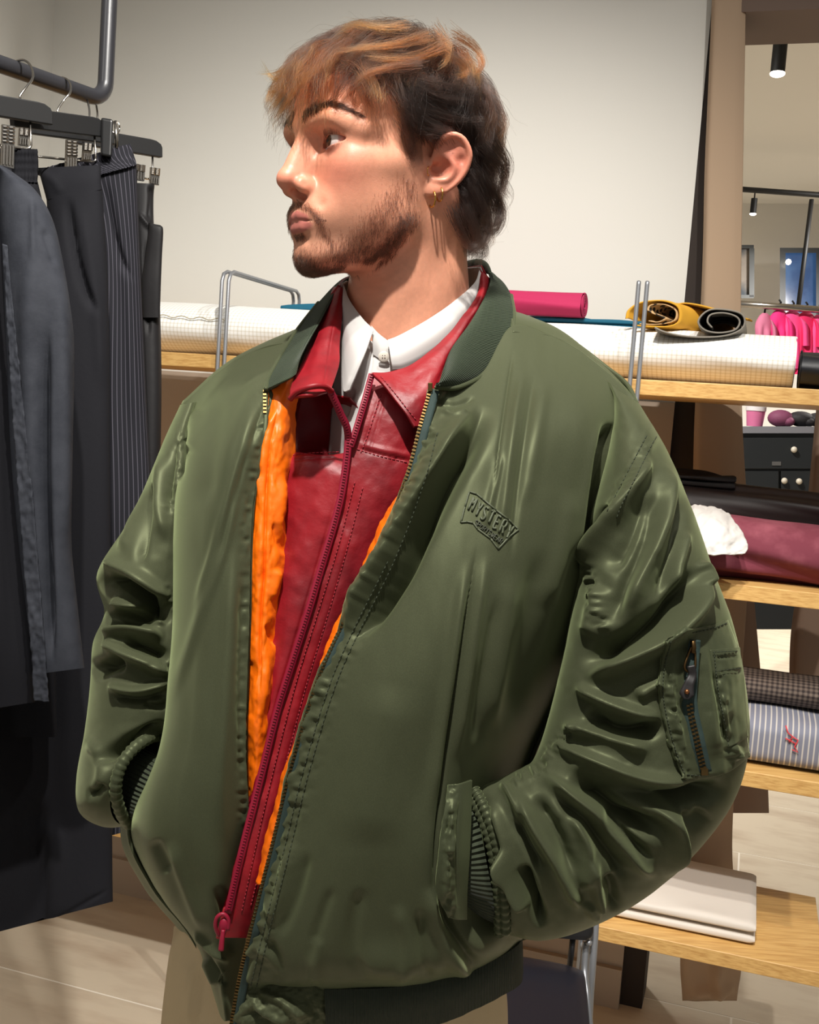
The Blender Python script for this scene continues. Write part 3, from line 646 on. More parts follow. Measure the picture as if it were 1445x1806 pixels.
limb('waistband', [(66, 300, 230, 253, 1.74, .028), (70, 310, 236, 272, 1.735, .03), (140, 318, 241, 291, 1.73, .03)], m_pin, gp, 30, 90, power=2.4, bump=lambda x, y: .0012 * np.sin(x * .9))
limb('legs', [(120, 312, 241, 291, 1.735, .03), (150, 400, 245, 400, 1.742, .038), (160, 500, 249, 500, 1.74, .038), (150, 700, 258, 700, 1.74, .038), (150, 900, 266, 900, 1.735, .038), (150, 1200, 262, 1200, 1.735, .038), (150, 1486, 240, 1462, 1.73, .038)], m_pin, gp, 160, 90,
     [([(184, 310), (200, 400), (222, 470), (240, 500)], (3, 8), -.01), ([(205, 300), (225, 500), (240, 800)], 8, .005), ([(190, 400), (195, 1000)], 12, .006)], power=2.5)
gk = garment('black_cargo_trousers', 'black trousers with side pocket on the furthest hanger', loc=(260, 800, 1.86))
limb('legs', [(228, 322, 273, 324, 1.865, .02), (228, 350, 271, 352, 1.865, .026), (228, 400, 272, 404, 1.86, .03), (230, 470, 279, 470, 1.86, .034), (236, 560, 283, 560, 1.86, .034), (240, 700, 285, 700, 1.855, .034), (240, 900, 280, 900, 1.85, .034), (240, 1100, 270, 1100, 1.85, .03)], m_bl3, gk, 120, 60,
     [([(262, 325), (268, 345), (264, 390)], 4, -.006), ([(244, 375), (266, 405)], 3, .006), ([(258, 420), (262, 600)], 4, -.006)], power=2.4)
limb('pocket', [(262, 393, 283, 397, 1.83, .008), (262, 405, 288, 406, 1.83, .012), (256, 450, 286, 450, 1.83, .012), (250, 500, 284, 500, 1.83, .012), (252, 560, 282, 560, 1.83, .008)], m_bl3, gk, 40, 40, power=3)

# ---------------------------------------------------------------- folding chair behind the man, right
ch = empty('folding_chair', S(-0.12, -0.1, FLOOR), 'folding chair with navy seat and grey tube frame behind the jacket hem', 'chair')
m_nav = mat('navy vinyl', (24, 26, 38), 0.45)
m_blv = mat('black vinyl', (16, 16, 18), 0.5)
sheet('seat', [[(860, 1678, 1.98), (940, 1690, 1.97), (1000, 1702, 1.96), (1028, 1712, 1.96)], [(850, 1705, 1.90), (930, 1715, 1.88), (1005, 1722, 1.88), (1033, 1728, 1.885)], [(830, 1760, 1.80), (925, 1770, 1.78), (1010, 1775, 1.78), (1038, 1778, 1.79)], [(810, 1850, 1.68), (925, 1860, 1.66), (1015, 1860, 1.66), (1044, 1860, 1.67)], [(800, 1905, 1.66), (925, 1915, 1.65), (1015, 1915, 1.65), (1044, 1912, 1.66)]], m_nav, ch, 40, 30, thick=.02)
limb('backrest', [(840, 1560, 1046, 1590, 2.0, .012), (836, 1590, 1047, 1622, 1.99, .016), (850, 1628, 1046, 1648, 1.985, .016), (880, 1646, 1036, 1659, 1.98, .012)], m_blv, ch, 40, 60, power=4)
b = MB(); b.tube([P(1012, 1640, 1.99), P(1008, 1680, 1.985), P(1004, 1712, 1.98)], 0.009, 12, squash=.6); b.build('back_strut', m_blv, ch)
for pts, r in (([(1050, 1560, 2.02), (1050, 1630, 2.01), (1045, 1700, 2.0), (1040, 1770, 1.99), (1034, 1900, 1.97), (1026, 2150, 1.95), (1020, 2400, 1.93)], .0075), ([(1034, 1660, 2.0), (1031, 1710, 1.985), (1036, 1760, 1.95), (1042, 1830, 1.93), (1052, 2000, 1.92), (1066, 2400, 1.9)], .0065), ([(846, 1540, 2.05), (836, 1700, 2.03), (820, 1900, 2.0), (800, 2400, 1.97)], .0075), ([(830, 1650, 2.03), (836, 1900, 2.0), (850, 2400, 1.95)], .0065)):
    q = path(pts, 30); b = MB(); Q = P(q[:, 0], q[:, 1], q[:, 2]); Q = Q[Q[:, 2] > FLOOR + .004]; b.tube(Q, r, 12); b.build('leg', M['wire'], ch)
b = MB(); b.sph(P(1039, 1663, 1.985), .006, 12, 8); b.build('hinge', M['wire'], ch)

# ================================================================ the man: head and neck as one sculpted surface
HY, HP, HR = radians(54.32), radians(-1.64), radians(-1.366)
HT = np.array([-0.04469, 1.09968, 1.72834])
_Mh = np.stack([np.array([cos(HY), -sin(HY), 0]), np.array([-sin(HY), -cos(HY), 0]), np.array([0, 0, 1.0])], 1)
_Rx = np.array([[1, 0, 0], [0, cos(HP), -sin(HP)], [0, sin(HP), cos(HP)]]); _Ry = np.array([[cos(HR), 0, sin(HR)], [0, 1, 0], [-sin(HR), 0, cos(HR)]])
HM = _Mh @ _Ry @ _Rx                  # head axes: x towards his left ear, y forward, z up
def h2w(p): return np.asarray(p, float) / 1000.0 @ HM.T + HT
def w2h(p): return (np.asarray(p, float) - HT) @ HM * 1000.0
def smin(a, b, k):
    h = np.clip(0.5 + 0.5 * (b - a) / k, 0, 1); return b + (a - b) * h - k * h * (1 - h)
def smax(a, b, k): return -smin(-a, -b, k)
def ell(p, c, r):
    r = np.array(r, float); q = (p - np.array(c, float)); k0 = np.linalg.norm(q / r, axis=-1); k1 = np.linalg.norm(q / (r * r), axis=-1) + 1e-9
    return k0 * (k0 - 1) / k1
def cap(p, a, b, ra, rb):
    a = np.array(a, float); b = np.array(b, float); ab = b - a; t = np.clip(((p - a) @ ab) / (ab @ ab), 0, 1)
    return np.linalg.norm(p - a - t[..., None] * ab, axis=-1) - (ra + (rb - ra) * t)
def poly(p, pts, rs, k=1.5):
    d = None
    for i in range(len(pts) - 1):
        e = cap(p, pts[i], pts[i + 1], rs[i], rs[i + 1]); d = e if d is None else (smin(d, e, k) if k else np.minimum(d, e))
    return d
EYE = np.array([31.0, 76.5, 13.0])
# ear frame
_eu = np.array([0.46, -0.885, 0.06]); _eu /= np.linalg.norm(_eu); _ev = np.array([0.10, 0.12, 1.0]); _ev -= _eu * (_ev @ _eu); _ev /= np.linalg.norm(_ev)
_ew = np.cross(_ev, _eu); _ew = _ew if _ew[0] > 0 else -_ew
EO = np.array([73.0, 1.0, 0.0])
def ear_uv(x, y):                     # where the drawn ear outline meets the plane of the ear
    q = CAM; d = FW + (x - CX) / FPX * RT - (y - CY) / FPX * UP
    q = w2h(q); d = d @ HM; k = ((EO - q) @ _ew) / (d @ _ew); p = q + k * d - EO
    return np.array([p @ _eu, p @ _ev])
def ez(pts): return np.array([ear_uv(680 + a / 6.02, 190 + b / 6.02) for a, b in pts])
EAR_OUT = ez([(500, 430), (560, 335), (620, 292), (720, 270), (810, 308), (870, 388), (905, 490), (898, 575), (860, 690), (790, 790), (700, 870), (625, 922), (560, 945), (500, 957), (440, 952), (405, 915), (400, 860), (420, 790), (440, 700), (450, 600), (470, 520)])
EAR_HELIX = path(ez([(560, 560), (552, 500), (545, 420), (575, 350), (640, 305), (725, 290), (805, 328), (858, 405), (886, 495), (878, 575), (842, 675), (775, 775), (700, 845), (640, 890)]), 26)
EAR_ANTI = path(ez([(610, 500), (680, 545), (725, 620), (712, 700), (655, 765), (575, 775), (510, 770)]), 14)
CONCHA, FOSSA, SCAPHA = ez([(575, 640)])[0], ez([(690, 420)])[0], ez([(800, 560)])[0]
TRAG, LOBE = ez([(468, 600)])[0], ez([(500, 880)])[0]
def poly2(u, v, pts):                 # signed distance to a closed outline
    n = len(pts); d = np.full(u.shape, 1e9); s = np.ones(u.shape)
    for i in range(n):
        a = pts[i]; b = pts[i - 1]; e = b - a; wx = u - a[0]; wy = v - a[1]
        t = np.clip((wx * e[0] + wy * e[1]) / (e @ e), 0, 1); d = np.minimum(d, (wx - e[0] * t) ** 2 + (wy - e[1] * t) ** 2)
        c1 = v >= a[1]; c2 = v < b[1]; c3 = e[0] * wy > e[1] * wx
        s = np.where((c1 & c2 & c3) | (~c1 & ~c2 & ~c3), -s, s)
    return s * np.sqrt(d)
EAR_POLY = path(np.vstack([EAR_OUT, EAR_OUT[:1]]), 64)[:-1]
def ear_sdf(q):                       # q in head mm with x positive on the ear's own side
    r = q - EO; u, v, w = r @ _eu, r @ _ev, r @ _ew
    g = lambda c, s, a: a * np.exp(-((u - c[0]) ** 2 + (v - c[1]) ** 2) / (s * s))
    d2 = poly2(u, v, EAR_POLY)
    w0 = -g(CONCHA, 8.5, 9.0) - g(FOSSA, 7.0, 3.0) - g(SCAPHA, 5.0, 2.5) + 0.0015 * np.clip(u, 0, 40) ** 2
    th = 2.2 + g(LOBE, 7, 2.2)
    d = smax(d2 + 1.5, np.abs(w - w0) - th, 2.5)
    uvw = np.stack([u, v, w - 0.0015 * np.clip(u, 0, 40) ** 2], -1)
    H3 = np.concatenate([EAR_HELIX, np.interp(np.arange(26), [0, 4, 10, 25], [-4, 1.2, 2.2, 0.5])[:, None]], 1)
    hr = np.interp(np.arange(26), [0, 4, 12, 20, 25], [1.5, 2.6, 3.0, 2.6, 1.8])
    d = smin(d, poly(uvw, H3, hr, 0), 1.5)
    A3 = np.concatenate([EAR_ANTI, np.interp(np.arange(14), [0, 4, 13], [-1.5, 0.8, 0.5])[:, None]], 1)
    d = smin(d, poly(uvw, A3, np.interp(np.arange(14), [0, 5, 13], [2.2, 2.8, 2.2]), 0), 3)
    d = smin(d, cap(uvw, (TRAG[0] - 2, TRAG[1] + 1, -3), (TRAG[0] + 2.5, TRAG[1] - 1, 1.0), 4.2, 2.6), 3)
    return d
def neck_pts():
    # neck axis drawn through photo points at their distance
    return [w2h(P(735, 360, 1.085)), w2h(P(722, 520, 1.105)), w2h(P(716, 640, 1.12)), w2h(P(735, 800, 1.14))]
NK = neck_pts()
def head_sdf(p):
    q = p.copy(); q[..., 0] = np.sqrt(q[..., 0] ** 2 + 0.04)
    d = ell(q, (0, -6, 46), (74, 92, 82))
    d = smin(d, ell(q, (0, 40, 42), (60, 60, 56)), 22)
    d = smin(d, ell(q, (0, 36, -18), (59, 57, 72)), 24)
    d = smin(d, cap(q, (61, 8, -6), (46, 18, -56), 11, 12), 20)           # ramus
    d = smin(d, cap(q, (46, 18, -56), (12, 78, -86), 12, 15), 18)         # jaw
    d = smin(d, ell(q, (0, 81, -86), (22, 16.5, 17)), 12)                   # chin
    d = smin(d, ell(q, (20, 58, -84), (16, 24, 13)), 12)
    d = smin(d, ell(q, (0, 44, -58), (42, 46, 36)), 20)
    d = smin(d, cap(q, (42, 68, -8), (61, 34, -3), 13, 9), 24)            # cheekbone
    d = smin(d, ell(q, (30, 52, -36), (25, 32, 38)), 16)                  # cheek
    d = smin(d, ell(q, (47, 22, -32), (17, 30, 36)), 18)
    d = smin(d, ell(q, (0, 79.5, -52), (34, 24.5, 26)), 14)                   # muzzle
    d = smin(d, cap(q, (7, 95, 31), (36, 86, 33), 8, 8), 12)              # brow
    d = smin(d, cap(q, (36, 86, 33), (55, 65, 24), 8, 7), 12)
    d = smax(d, -ell(q, (28, 98, 12.5), (17, 10.5, 10.5)), 12)                # orbit
    d = smax(d, -ell(q, (15.5, 97, 12), (5.5, 10, 9)), 8)
    # nose
    n = cap(q, (0, 96, 24), (0, 113, -16), 5.5, 7.0)
    n = smin(n, cap(q, (0, 86, 22), (0, 100, -18), 9, 13), 9)
    n = smin(n, ell(q, (0, 114, -21), (10, 9.5, 9)), 6)
    n = smin(n, ell(q, (12.6, 101.8, -26), (7.0, 9.5, 7.8)), 5)
    n = smax(n, -poly(q, [(14.5, 107.5, -17.0), (19.0, 101, -20), (21.5, 95, -27)], [.4, .8, .6], 0), 4.5)
    n = smin(n, cap(q, (0, 113, -29), (0, 103, -35), 4.2, 4.5), 4)
    d = smin(d, n, 7)
    d = smax(d, -cap(q, (6.4, 109, -33.0), (8.6, 100, -34.5), 3.6, 4.4), 1.6)  # nostril
    d = smax(d, -cap(q, (7.0, 104, -34), (6.5, 102, -22), 3.6, 2.0), 1.5)
    d = smax(d, -cap(q, (0, 112.5, -40), (0, 111, -47), 2.6, 2.8), 4)      # philtrum
    d = smax(d, -cap(q, (21, 105, -25), (31, 96, -43), 1.6, 1.8), 8)       # nasolabial
    # lips
    up = poly(q, [(0, 101.0, -53.0), (5, 101.2, -52.4), (15, 97.2, -54.8), (30, 86.6, -58.2)], [4.2, 4.4, 3.6, 1.6])
    lo = poly(q, [(0, 99.0, -63.6), (8, 98.2, -63.6), (17, 94, -62.3), (30, 86.4, -58.8)], [4.9, 4.8, 3.6, 1.5])
    d = smin(d, up, 3.5); d = smin(d, lo, 3.5)
    d = smax(d, -poly(q, [(0, 106.8, -58.4), (7, 105.8, -57.9), (16, 100.4, -58.3), (31, 88.6, -58.8)], [1.0, 1.0, 0.8, 0.5], 0), 1.4)
    d = smax(d, -cap(q, (0, 104.5, -74.5), (12, 101, -75), 3.2, 3.0), 7)   # below the lip
    # eyelids around the eyeball, then the opening between them
    er = np.linalg.norm(q - EYE, axis=-1)
    d = smin(d, er - 13.7, 2.5)
    x = q[..., 0] - 30.5; tilt = 0.10 * x
    s = np.clip(1 - (x / 16.2) ** 2, 0, 1)
    zu = EYE[2] + 0.2 + tilt + 5.8 * s ** 0.62 * (1 - 0.018 * x); zl = EYE[2] - 0.4 + tilt - 4.9 * s ** 0.8
    op = smax(q[..., 2] - zu, zl - q[..., 2], 0.3); op = np.maximum(op, np.abs(x) - 16.4); op = np.maximum(op, EYE[1] - q[..., 1]); op = np.maximum(op, er - 17)
    d = np.where(er < 22, smax(d, -op, 0.7), d)
    xs = np.linspace(-13, 15, 9); cr = [(30.5 + a, EYE[1] + math.sqrt(max(14.2 ** 2 - a * a - 5, 20)) - 0.4, EYE[2] + 0.11 * a + 8.6 - 0.034 * (a + 1) ** 2) for a in xs]
    d = smax(d, -poly(q, cr, [1.0] * 9), 1.8)                              # lid crease
    # neck, leaning under the head, with the long neck muscles
    nk = cap(p, NK[0], NK[1], 54, 56); nk = smin(nk, cap(p, NK[1], NK[2], 56, 60), 20); nk = smin(nk, cap(p, NK[2], NK[3], 62, 95), 30)
    nk = smin(nk, cap(p, (58, -22, -26), NK[2] + np.array([12, 52, 0]), 13, 11), 20)
    nk = smin(nk, cap(p, (-58, -22, -26), NK[2] + np.array([-12, 52, 0]), 13, 11), 20)
    d = smin(d, nk, 16)
    # ears
    m = (q[..., 0] > 55) & (np.abs(q[..., 1] + 15) < 45) & (np.abs(q[..., 2] - 2) < 55)
    if m.any():
        e = np.full(d.shape, 30.0); e[m] = ear_sdf(q[m]); d = np.where(m, smin(d, e, 3.0), d)
        c = EO + CONCHA[0] * _eu + CONCHA[1] * _ev
        d = np.where(m, smax(d, -cap(q, c + _ew * 9 + _eu * -2, c - _ew * 4 - _eu * 4, 6.0, 4.0), 3.0), d)
    return d

def surface_nets(f, lo, hi, h):
    lo = np.array(lo, float); n = np.ceil((np.array(hi) - lo) / h).astype(int); B = 6; nb = -(-n // B); n = nb * B
    cc = np.stack(np.meshgrid(*[np.arange(k) for k in nb], indexing='ij'), -1).reshape(-1, 3)
    cv = f(lo + (cc + 0.5) * B * h)
    D = np.repeat(np.repeat(np.repeat(cv.reshape(nb), B, 0), B, 1), B, 2).astype(np.float32)
    act = cc[np.abs(cv) < B * h * 1.9]
    loc = np.stack(np.meshgrid(*[np.arange(B)] * 3, indexing='ij'), -1).reshape(-1, 3)
    for s in range(0, len(act), 800):
        idx = (act[s:s + 800, None] * B + loc[None]).reshape(-1, 3)
        D[idx[:, 0], idx[:, 1], idx[:, 2]] = f(lo + idx * h)
    ins = D < 0; c = [(i, j, k) for i in (0, 1) for j in (0, 1) for k in (0, 1)]
    sl = lambda A, o: A[o[0]:A.shape[0] - 1 + o[0], o[1]:A.shape[1] - 1 + o[1], o[2]:A.shape[2] - 1 + o[2]]
    cnt = sum(sl(ins, o).astype(np.int8) for o in c); ac = np.argwhere((cnt > 0) & (cnt < 8))
    val = np.stack([D[ac[:, 0] + o[0], ac[:, 1] + o[1], ac[:, 2] + o[2]] for o in c], 1)
    sm = np.zeros((len(ac), 3)); ct = np.zeros(len(ac)); co = np.array(c, float)
    for a in range(8):
        for b in range(a + 1, 8):
            if sum(abs(c[a][i] - c[b][i]) for i in range(3)) != 1: continue
            m = (val[:, a] < 0) != (val[:, b] < 0); t = val[:, a] / (val[:, a] - val[:, b] + 1e-20)
            sm += np.where(m[:, None], co[a] + (co[b] - co[a]) * t[:, None], 0); ct += m
    V = lo + (ac + sm / ct[:, None]) * h
    ID = np.full(cnt.shape, -1, np.int32); ID[ac[:, 0], ac[:, 1], ac[:, 2]] = np.arange(len(ac)); F = []
    for ax in range(3):
        o1, o2 = [(1, 2), (2, 0), (0, 1)][ax]
        A = ins; sa = [slice(None)] * 3; sb = [slice(None)] * 3; sa[ax] = slice(0, -1); sb[ax] = slice(1, None)
        e = np.argwhere(A[tuple(sa)] != A[tuple(sb)])
        ok = (e[:, o1] > 0) & (e[:, o2] > 0) & (e[:, o1] < A.shape[o1] - 1) & (e[:, o2] < A.shape[o2] - 1); e = e[ok]
        q = []
        for (a, b) in ((0, 0), (1, 0), (1, 1), (0, 1)):
            t = e.copy(); t[:, o1] -= a; t[:, o2] -= b; q.append(ID[t[:, 0], t[:, 1], t[:, 2]])
        q = np.stack(q, 1); fl = A[e[:, 0], e[:, 1], e[:, 2]]
        q[~fl] = q[~fl][:, ::-1]; F.append(q)
    F = np.concatenate(F); F = F[(F >= 0).all(1)]
    return V, F
def sdf_grad(f, V, e=0.3):
    g = np.stack([f(V + np.eye(3)[i] * e) - f(V - np.eye(3)[i] * e) for i in range(3)], 1) / (2 * e); return g

NZ = -235.0
hV, hF = surface_nets(head_sdf, (-100, -150, NZ), (100, 140, 145), 1.25)
for _ in range(2):
    g = sdf_grad(head_sdf, hV); v = head_sdf(hV); g2 = (g * g).sum(1) + 1e-6
    hV = hV - g * np.clip(v / g2, -0.8, 0.8)[:, None]
hN = sdf_grad(head_sdf, hV, 0.5); hN /= np.linalg.norm(hN, axis=1)[:, None] + 1e-9
HW = h2w(hV); hx, hy, hd = proj(HW)

# true skin colours: lips, flushed nose, cheeks and ears, lids, thin beard shade
def gz(p, c, r): return np.exp(-(((p - np.array(c, float)) / np.array(r, float)) ** 2).sum(-1))
aq = hV.copy(); aq[:, 0] = np.abs(aq[:, 0])
skin = np.tile(np.array(lin((231, 162, 131))[:3]), (len(hV), 1))
def blend(col, w):
    global skin
    w = np.clip(w, 0, 1)[:, None]; skin = skin * (1 - w) + np.array(lin(col)[:3]) * w
blend((214, 124, 102), 0.75 * gz(aq, (0, 112, -22), (16, 18, 15)) + 0.65 * gz(aq, (42, 84, -16), (26, 34, 22)))
blend((206, 120, 100), 0.85 * (aq[:, 0] > 66) * gz(aq, (84, -20, 4), (22, 30, 38)))
blend((186, 112, 98), 0.6 * gz(aq, (31, 90, 14), (18, 14, 10)))
blend((150, 84, 76), 0.5 * gz(aq, (33, 90, 5), (14, 10, 4)))
blend((150, 118, 98), 0.45 * gz(aq, (30, 70, -72), (34, 46, 22)) + 0.4 * gz(aq, (0, 106, -44), (24, 14, 6)))
lipu = poly(aq, [(0, 104.5, -53.6), (5, 105.5, -53.0), (15, 99.4, -55.4), (30, 87.4, -58.3)], [3.0, 3.0, 2.4, 0.5])
lipl = poly(aq, [(0, 103.4, -63.6), (8, 102.4, -63.4), (17, 96, -62), (30, 87.4, -58.7)], [4.4, 4.2, 3.0, 0.5])
blend((190, 112, 102), np.clip(1.4 - np.minimum(lipu, lipl) / 1.4, 0, 1) * 0.95 * (aq[:, 1] > 80))
blend((206, 132, 96), 0.5 * gz(aq, (0, 96, 52), (60, 30, 18)))
HLY0 = [-200, -62, -50, -38, -30, -22, 6, 10, 30, 34, 40, 50, 60, 76, 100]; HLZ0 = [-78, -78, -62, -22, 20, 36, 36, -6, -8, 34, 46, 56, 62, 70, 76]
blend((58, 42, 34), 0.9 * np.clip((hV[:, 2] - np.interp(hV[:, 1], HLY0, HLZ0) - 3 * noise2(hV[:, 1] / 3 + 50, hV[:, 2] / 3 + 50, 5)) / 10, 0, 1) * (1 - 0.45 * (hV[:, 1] > 4) * (hV[:, 2] < 44)) * ~((aq[:, 0] > 74) & (aq[:, 1] < 6) & (aq[:, 1] > -45) & (aq[:, 2] < 40)))
skin *= (1 + 0.05 * fbm2(hx / 6 + hd * 300, hy / 6, 3))[:, None]
m_skin = vcol(mat('skin', (214, 160, 130), 0.43, spec=0.45, sss=0.12, bump=(700, 0.18, 0.0006)))
person = np_mesh('person', HW, hF[:, ::-1], m_skin, None, col=skin)
person['label'] = 'man in a green bomber jacket turning his head aside, hands in pockets'; person['category'] = 'person'

# eyes
m_eye = mat('eye white', (226, 214, 208), 0.12, spec=0.6); nt = m_eye.node_tree
m_eye = vcol(m_eye)
for sx in (1, -1):
    c = EYE * np.array([sx, 1, 1]); gz_dir = np.array([-0.08, 1.0, 0.05]); gz_dir /= np.linalg.norm(gz_dir)
    nu, nv = 64, 64; V = []; C = []
    a = np.array([0, 0, 1.0]); u = np.cross(gz_dir, a); u /= np.linalg.norm(u); w = np.cross(u, gz_dir)
    th = np.linspace(0.002, pi, nv) ** 1.3 / pi ** 0.3
    for t in th:
        for k in range(nu):
            ph = 2 * pi * k / nu; r = 12.0 + 0.9 * max(0, 1 - (t / 0.52) ** 2)
            V.append(c + r * (cos(t) * gz_dir + sin(t) * (cos(ph) * u + sin(ph) * w)))
            if t < 0.19: cc = (8, 6, 5)
            elif t < 0.47: cc = (78 + 30 * sin(ph * 17) * (t - .19) * 3, 46, 26) if t < 0.42 else (30, 20, 16)
            else: cc = (222, 206, 200) if t < 1.0 else (206, 160, 150)
            C.append(lin(cc)[:3])
    np_mesh('eye', h2w(V), grid_faces(nv, nu, True), m_eye, person, col=np.array(C))

# ---------------------------------------------------------------- hair, brows, lashes, beard
def hair_mat(name, rough=0.32):
    m = bpy.data.materials.new(name); m.use_nodes = True; nt = m.node_tree; nt.nodes.remove(nt.nodes['Principled BSDF'])
    h = nt.nodes.new('ShaderNodeBsdfHairPrincipled'); h.parametrization = 'COLOR'; h.inputs['Roughness'].default_value = rough; h.inputs['Radial Roughness'].default_value = 0.4; h.inputs['IOR'].default_value = 1.42
    a = nt.nodes.new('ShaderNodeAttribute'); a.attribute_name = 'hcol'; nt.links.new(a.outputs['Color'], h.inputs['Color'])
    nt.links.new(h.outputs[0], nt.nodes['Material Output'].inputs['Surface']); return m
m_hair = hair_mat('hair')
def strands(name, pts, col, r0, r1, parent, m=m_hair):
    N, n, _ = pts.shape; hc = bpy.data.hair_curves.new(name); hc.add_curves([n] * N)
    hc.points.foreach_set('position', h2w(pts.reshape(-1, 3)).astype(np.float32).ravel())
    rd = (r0 + (r1 - r0) * np.linspace(0, 1, n) ** 2); a = hc.attributes.get('radius') or hc.attributes.new('radius', 'FLOAT', 'POINT')
    a.data.foreach_set('value', np.tile(rd, N).astype(np.float32))
    c = hc.attributes.new('hcol', 'FLOAT_COLOR', 'POINT'); c.data.foreach_set('color', np.concatenate([col.reshape(-1, 3), np.ones((N * n, 1))], 1).astype(np.float32).ravel())
    o = bpy.data.objects.new(name, hc); hc.materials.append(m); link(o, parent); return o
rng = np.random.RandomState(7)
def skull(p):
    d = ell(p, (0, -6, 46), (74, 92, 82)); d = smin(d, ell(p, (0, 40, 42), (60, 60, 56)), 22)
    d = smin(d, cap(p, NK[0], NK[1], 54, 56), 16); return d
ax_, ay_, _ = proj(h2w(aq))
HLY = [-200, -62, -50, -38, -30, -22, 6, 10, 30, 34, 40, 50, 60, 76, 100]; HLZ = [-46, -46, -44, -22, 20, 36, 36, -6, -8, 34, 46, 56, 62, 70, 76]
def hair_mask(v): return v[:, 2] > np.interp(v[:, 1], HLY, HLZ) + 3.5 * noise2(v[:, 1] / 2.5 + 50, v[:, 2] / 2.5 + 50, 5)
hm = hair_mask(hV) & (hN[:, 0] * np.sign(hV[:, 0]) > -0.9) & ~((aq[:, 0] > 74) & (aq[:, 1] < 6) & (aq[:, 1] > -45) & (aq[:, 2] < 40))
cand = np.where(hm)[0]
NS = 30000
cw = np.where((hV[cand, 1] > 40) & (hV[cand, 2] < 98), .45, 1.0); ri = rng.choice(cand, NS, p=cw / cw.sum()); root = hV[ri] + rng.normal(0, 0.4, (NS, 3)); sx = np.sign(root[:, 0] + 1e-6); axr = np.abs(root[:, 0])
K = 620; ci = rng.choice(NS, K, replace=False)
cl = np.empty(NS, int)
for s in range(0, NS, 4000): cl[s:s + 4000] = np.argmin(((root[s:s + 4000, None] - root[None, ci]) ** 2).sum(-1), 1)
y, z = root[:, 1], root[:, 2]
top = np.clip((z - 74) / 26, 0, 1); front = np.clip((y - 10) / 50, 0, 1) * np.clip((z - 60) / 14, 0, 1)
back = np.clip((-y - 30) / 40, 0, 1) * (1 - top); nape = np.clip((10 - z) / 40, 0, 1) * np.clip((-y - 20) / 30, 0, 1)
side = (1 - top) * (1 - back)
burn = np.clip((40 - z) / 18, 0, 1) * (y > 4)
Lc = rng.uniform(0.75, 1.15, K)[cl] * rng.uniform(0.8, 1.1, NS)
leng = (74 * top + 66 * back + 52 * side - 22 * nape + 14 * front) * Lc; leng = np.where(burn > 0.2, 13 * Lc, leng)
Hh = (24 * top + 30 * back + 18 * side + 5 * front) * (0.25 + 0.75 * rng.uniform(0, 1, NS) ** 0.8); Hh = Hh * (1 - 0.25 * nape); Hh = np.where(burn > 0.2, 2.5, Hh)
crown = np.array([0, -48, 128.0]); cv = root - crown; cv[:, 2] *= 0.35
radial = cv / (np.linalg.norm(cv, axis=1)[:, None] + 8)
T = radial * 1.0
fw = np.stack([0.30 * sx * np.clip(axr / 30, 0, 1), np.full(NS, 1.0), np.full(NS, -0.1)], 1)
wt = (top * np.clip((y + 40) / 60, 0, 1))[:, None]
T = T * (1 - wt) + fw * wt
sd = np.stack([0 * sx, np.full(NS, -0.85), np.full(NS, -0.75)], 1); T = T * (1 - side[:, None]) + sd * side[:, None]
bd = np.stack([0.15 * sx, np.full(NS, -0.15), np.full(NS, -1.0)], 1); T = T * (1 - back[:, None]) + bd * back[:, None]
T = np.where((burn > 0.2)[:, None], np.array([0, -0.35, -1.0]), T)
T = T + rng.normal(0, 0.16, (K, 3))[cl] + rng.normal(0, 0.05, (NS, 3))
n = 16; pts = np.zeros((NS, n, 3)); p = root.copy(); pts[:, 0] = p; step = (leng / (n - 1))[:, None]
for i in range(1, n):
    s = i / (n - 1)
    e = 1.0; g = np.stack([skull(p + np.eye(3)[k] * e) - skull(p - np.eye(3)[k] * e) for k in range(3)], 1) / 2; g /= np.linalg.norm(g, axis=1)[:, None] + 1e-9
    d = T - g * (T * g).sum(1)[:, None]; d /= np.linalg.norm(d, axis=1)[:, None] + 1e-9
    off = Hh * (1 - np.exp(-s * leng / 14)); cur = skull(p)
    lift = np.clip((off - cur) / (step[:, 0] + 1e-6), -0.6, 1.3)
    # the fringe falls over the forehead and flicks outwards at its tips
    fl = front * np.clip((s - 0.55) / 0.45, 0, 1)
    d = d + g * lift[:, None] + np.array([0, 0, -1.0]) * (0.35 * s + 0.5 * front * s * (1 - 0.5 * fl))[:, None] + np.array([0, 1.0, 0.2]) * (0.8 * fl * (rng.uniform(0.2, 1.4, K)[cl]))[:, None]
    d /= np.linalg.norm(d, axis=1)[:, None]
    p = p + d * step; pts[:, i] = p
sv = np.linspace(0, 1, n)
cen = pts[ci][cl]
tight = (0.45 + 0.35 * rng.uniform(0, 1, K))[cl]
w = (tight[:, None] * sv[None] ** 1.3)[..., None] * (1 - 0.8 * (burn > 0.2))[:, None, None]
pts = pts * (1 - w) + (cen + (root - root[ci][cl])[:, None] * 0.25) * w
amp = ((1.2 + 2.0 * top + 3.0 * back + 6.5 * nape) * (burn < 0.2))[:, None] * sv[None] ** 0.8
ph = rng.uniform(0, 6.28, K)[cl][:, None] + rng.normal(0, 0.25, NS)[:, None]; lam = (rng.uniform(26, 44, K)[cl] - 12 * nape)[:, None]
arg = 2 * pi * sv[None] * leng[:, None] / lam + ph
A1 = rng.normal(0, 1, (K, 3)); A1 /= np.linalg.norm(A1, axis=1)[:, None]; A2 = np.cross(A1, rng.normal(0, 1, (K, 3))); A2 /= np.linalg.norm(A2, axis=1)[:, None]
pts += (amp * np.sin(arg))[..., None] * A1[cl][:, None] + (amp * np.cos(arg) - amp[:, :1] * 0)[..., None] * A2[cl][:, None] * 0.7
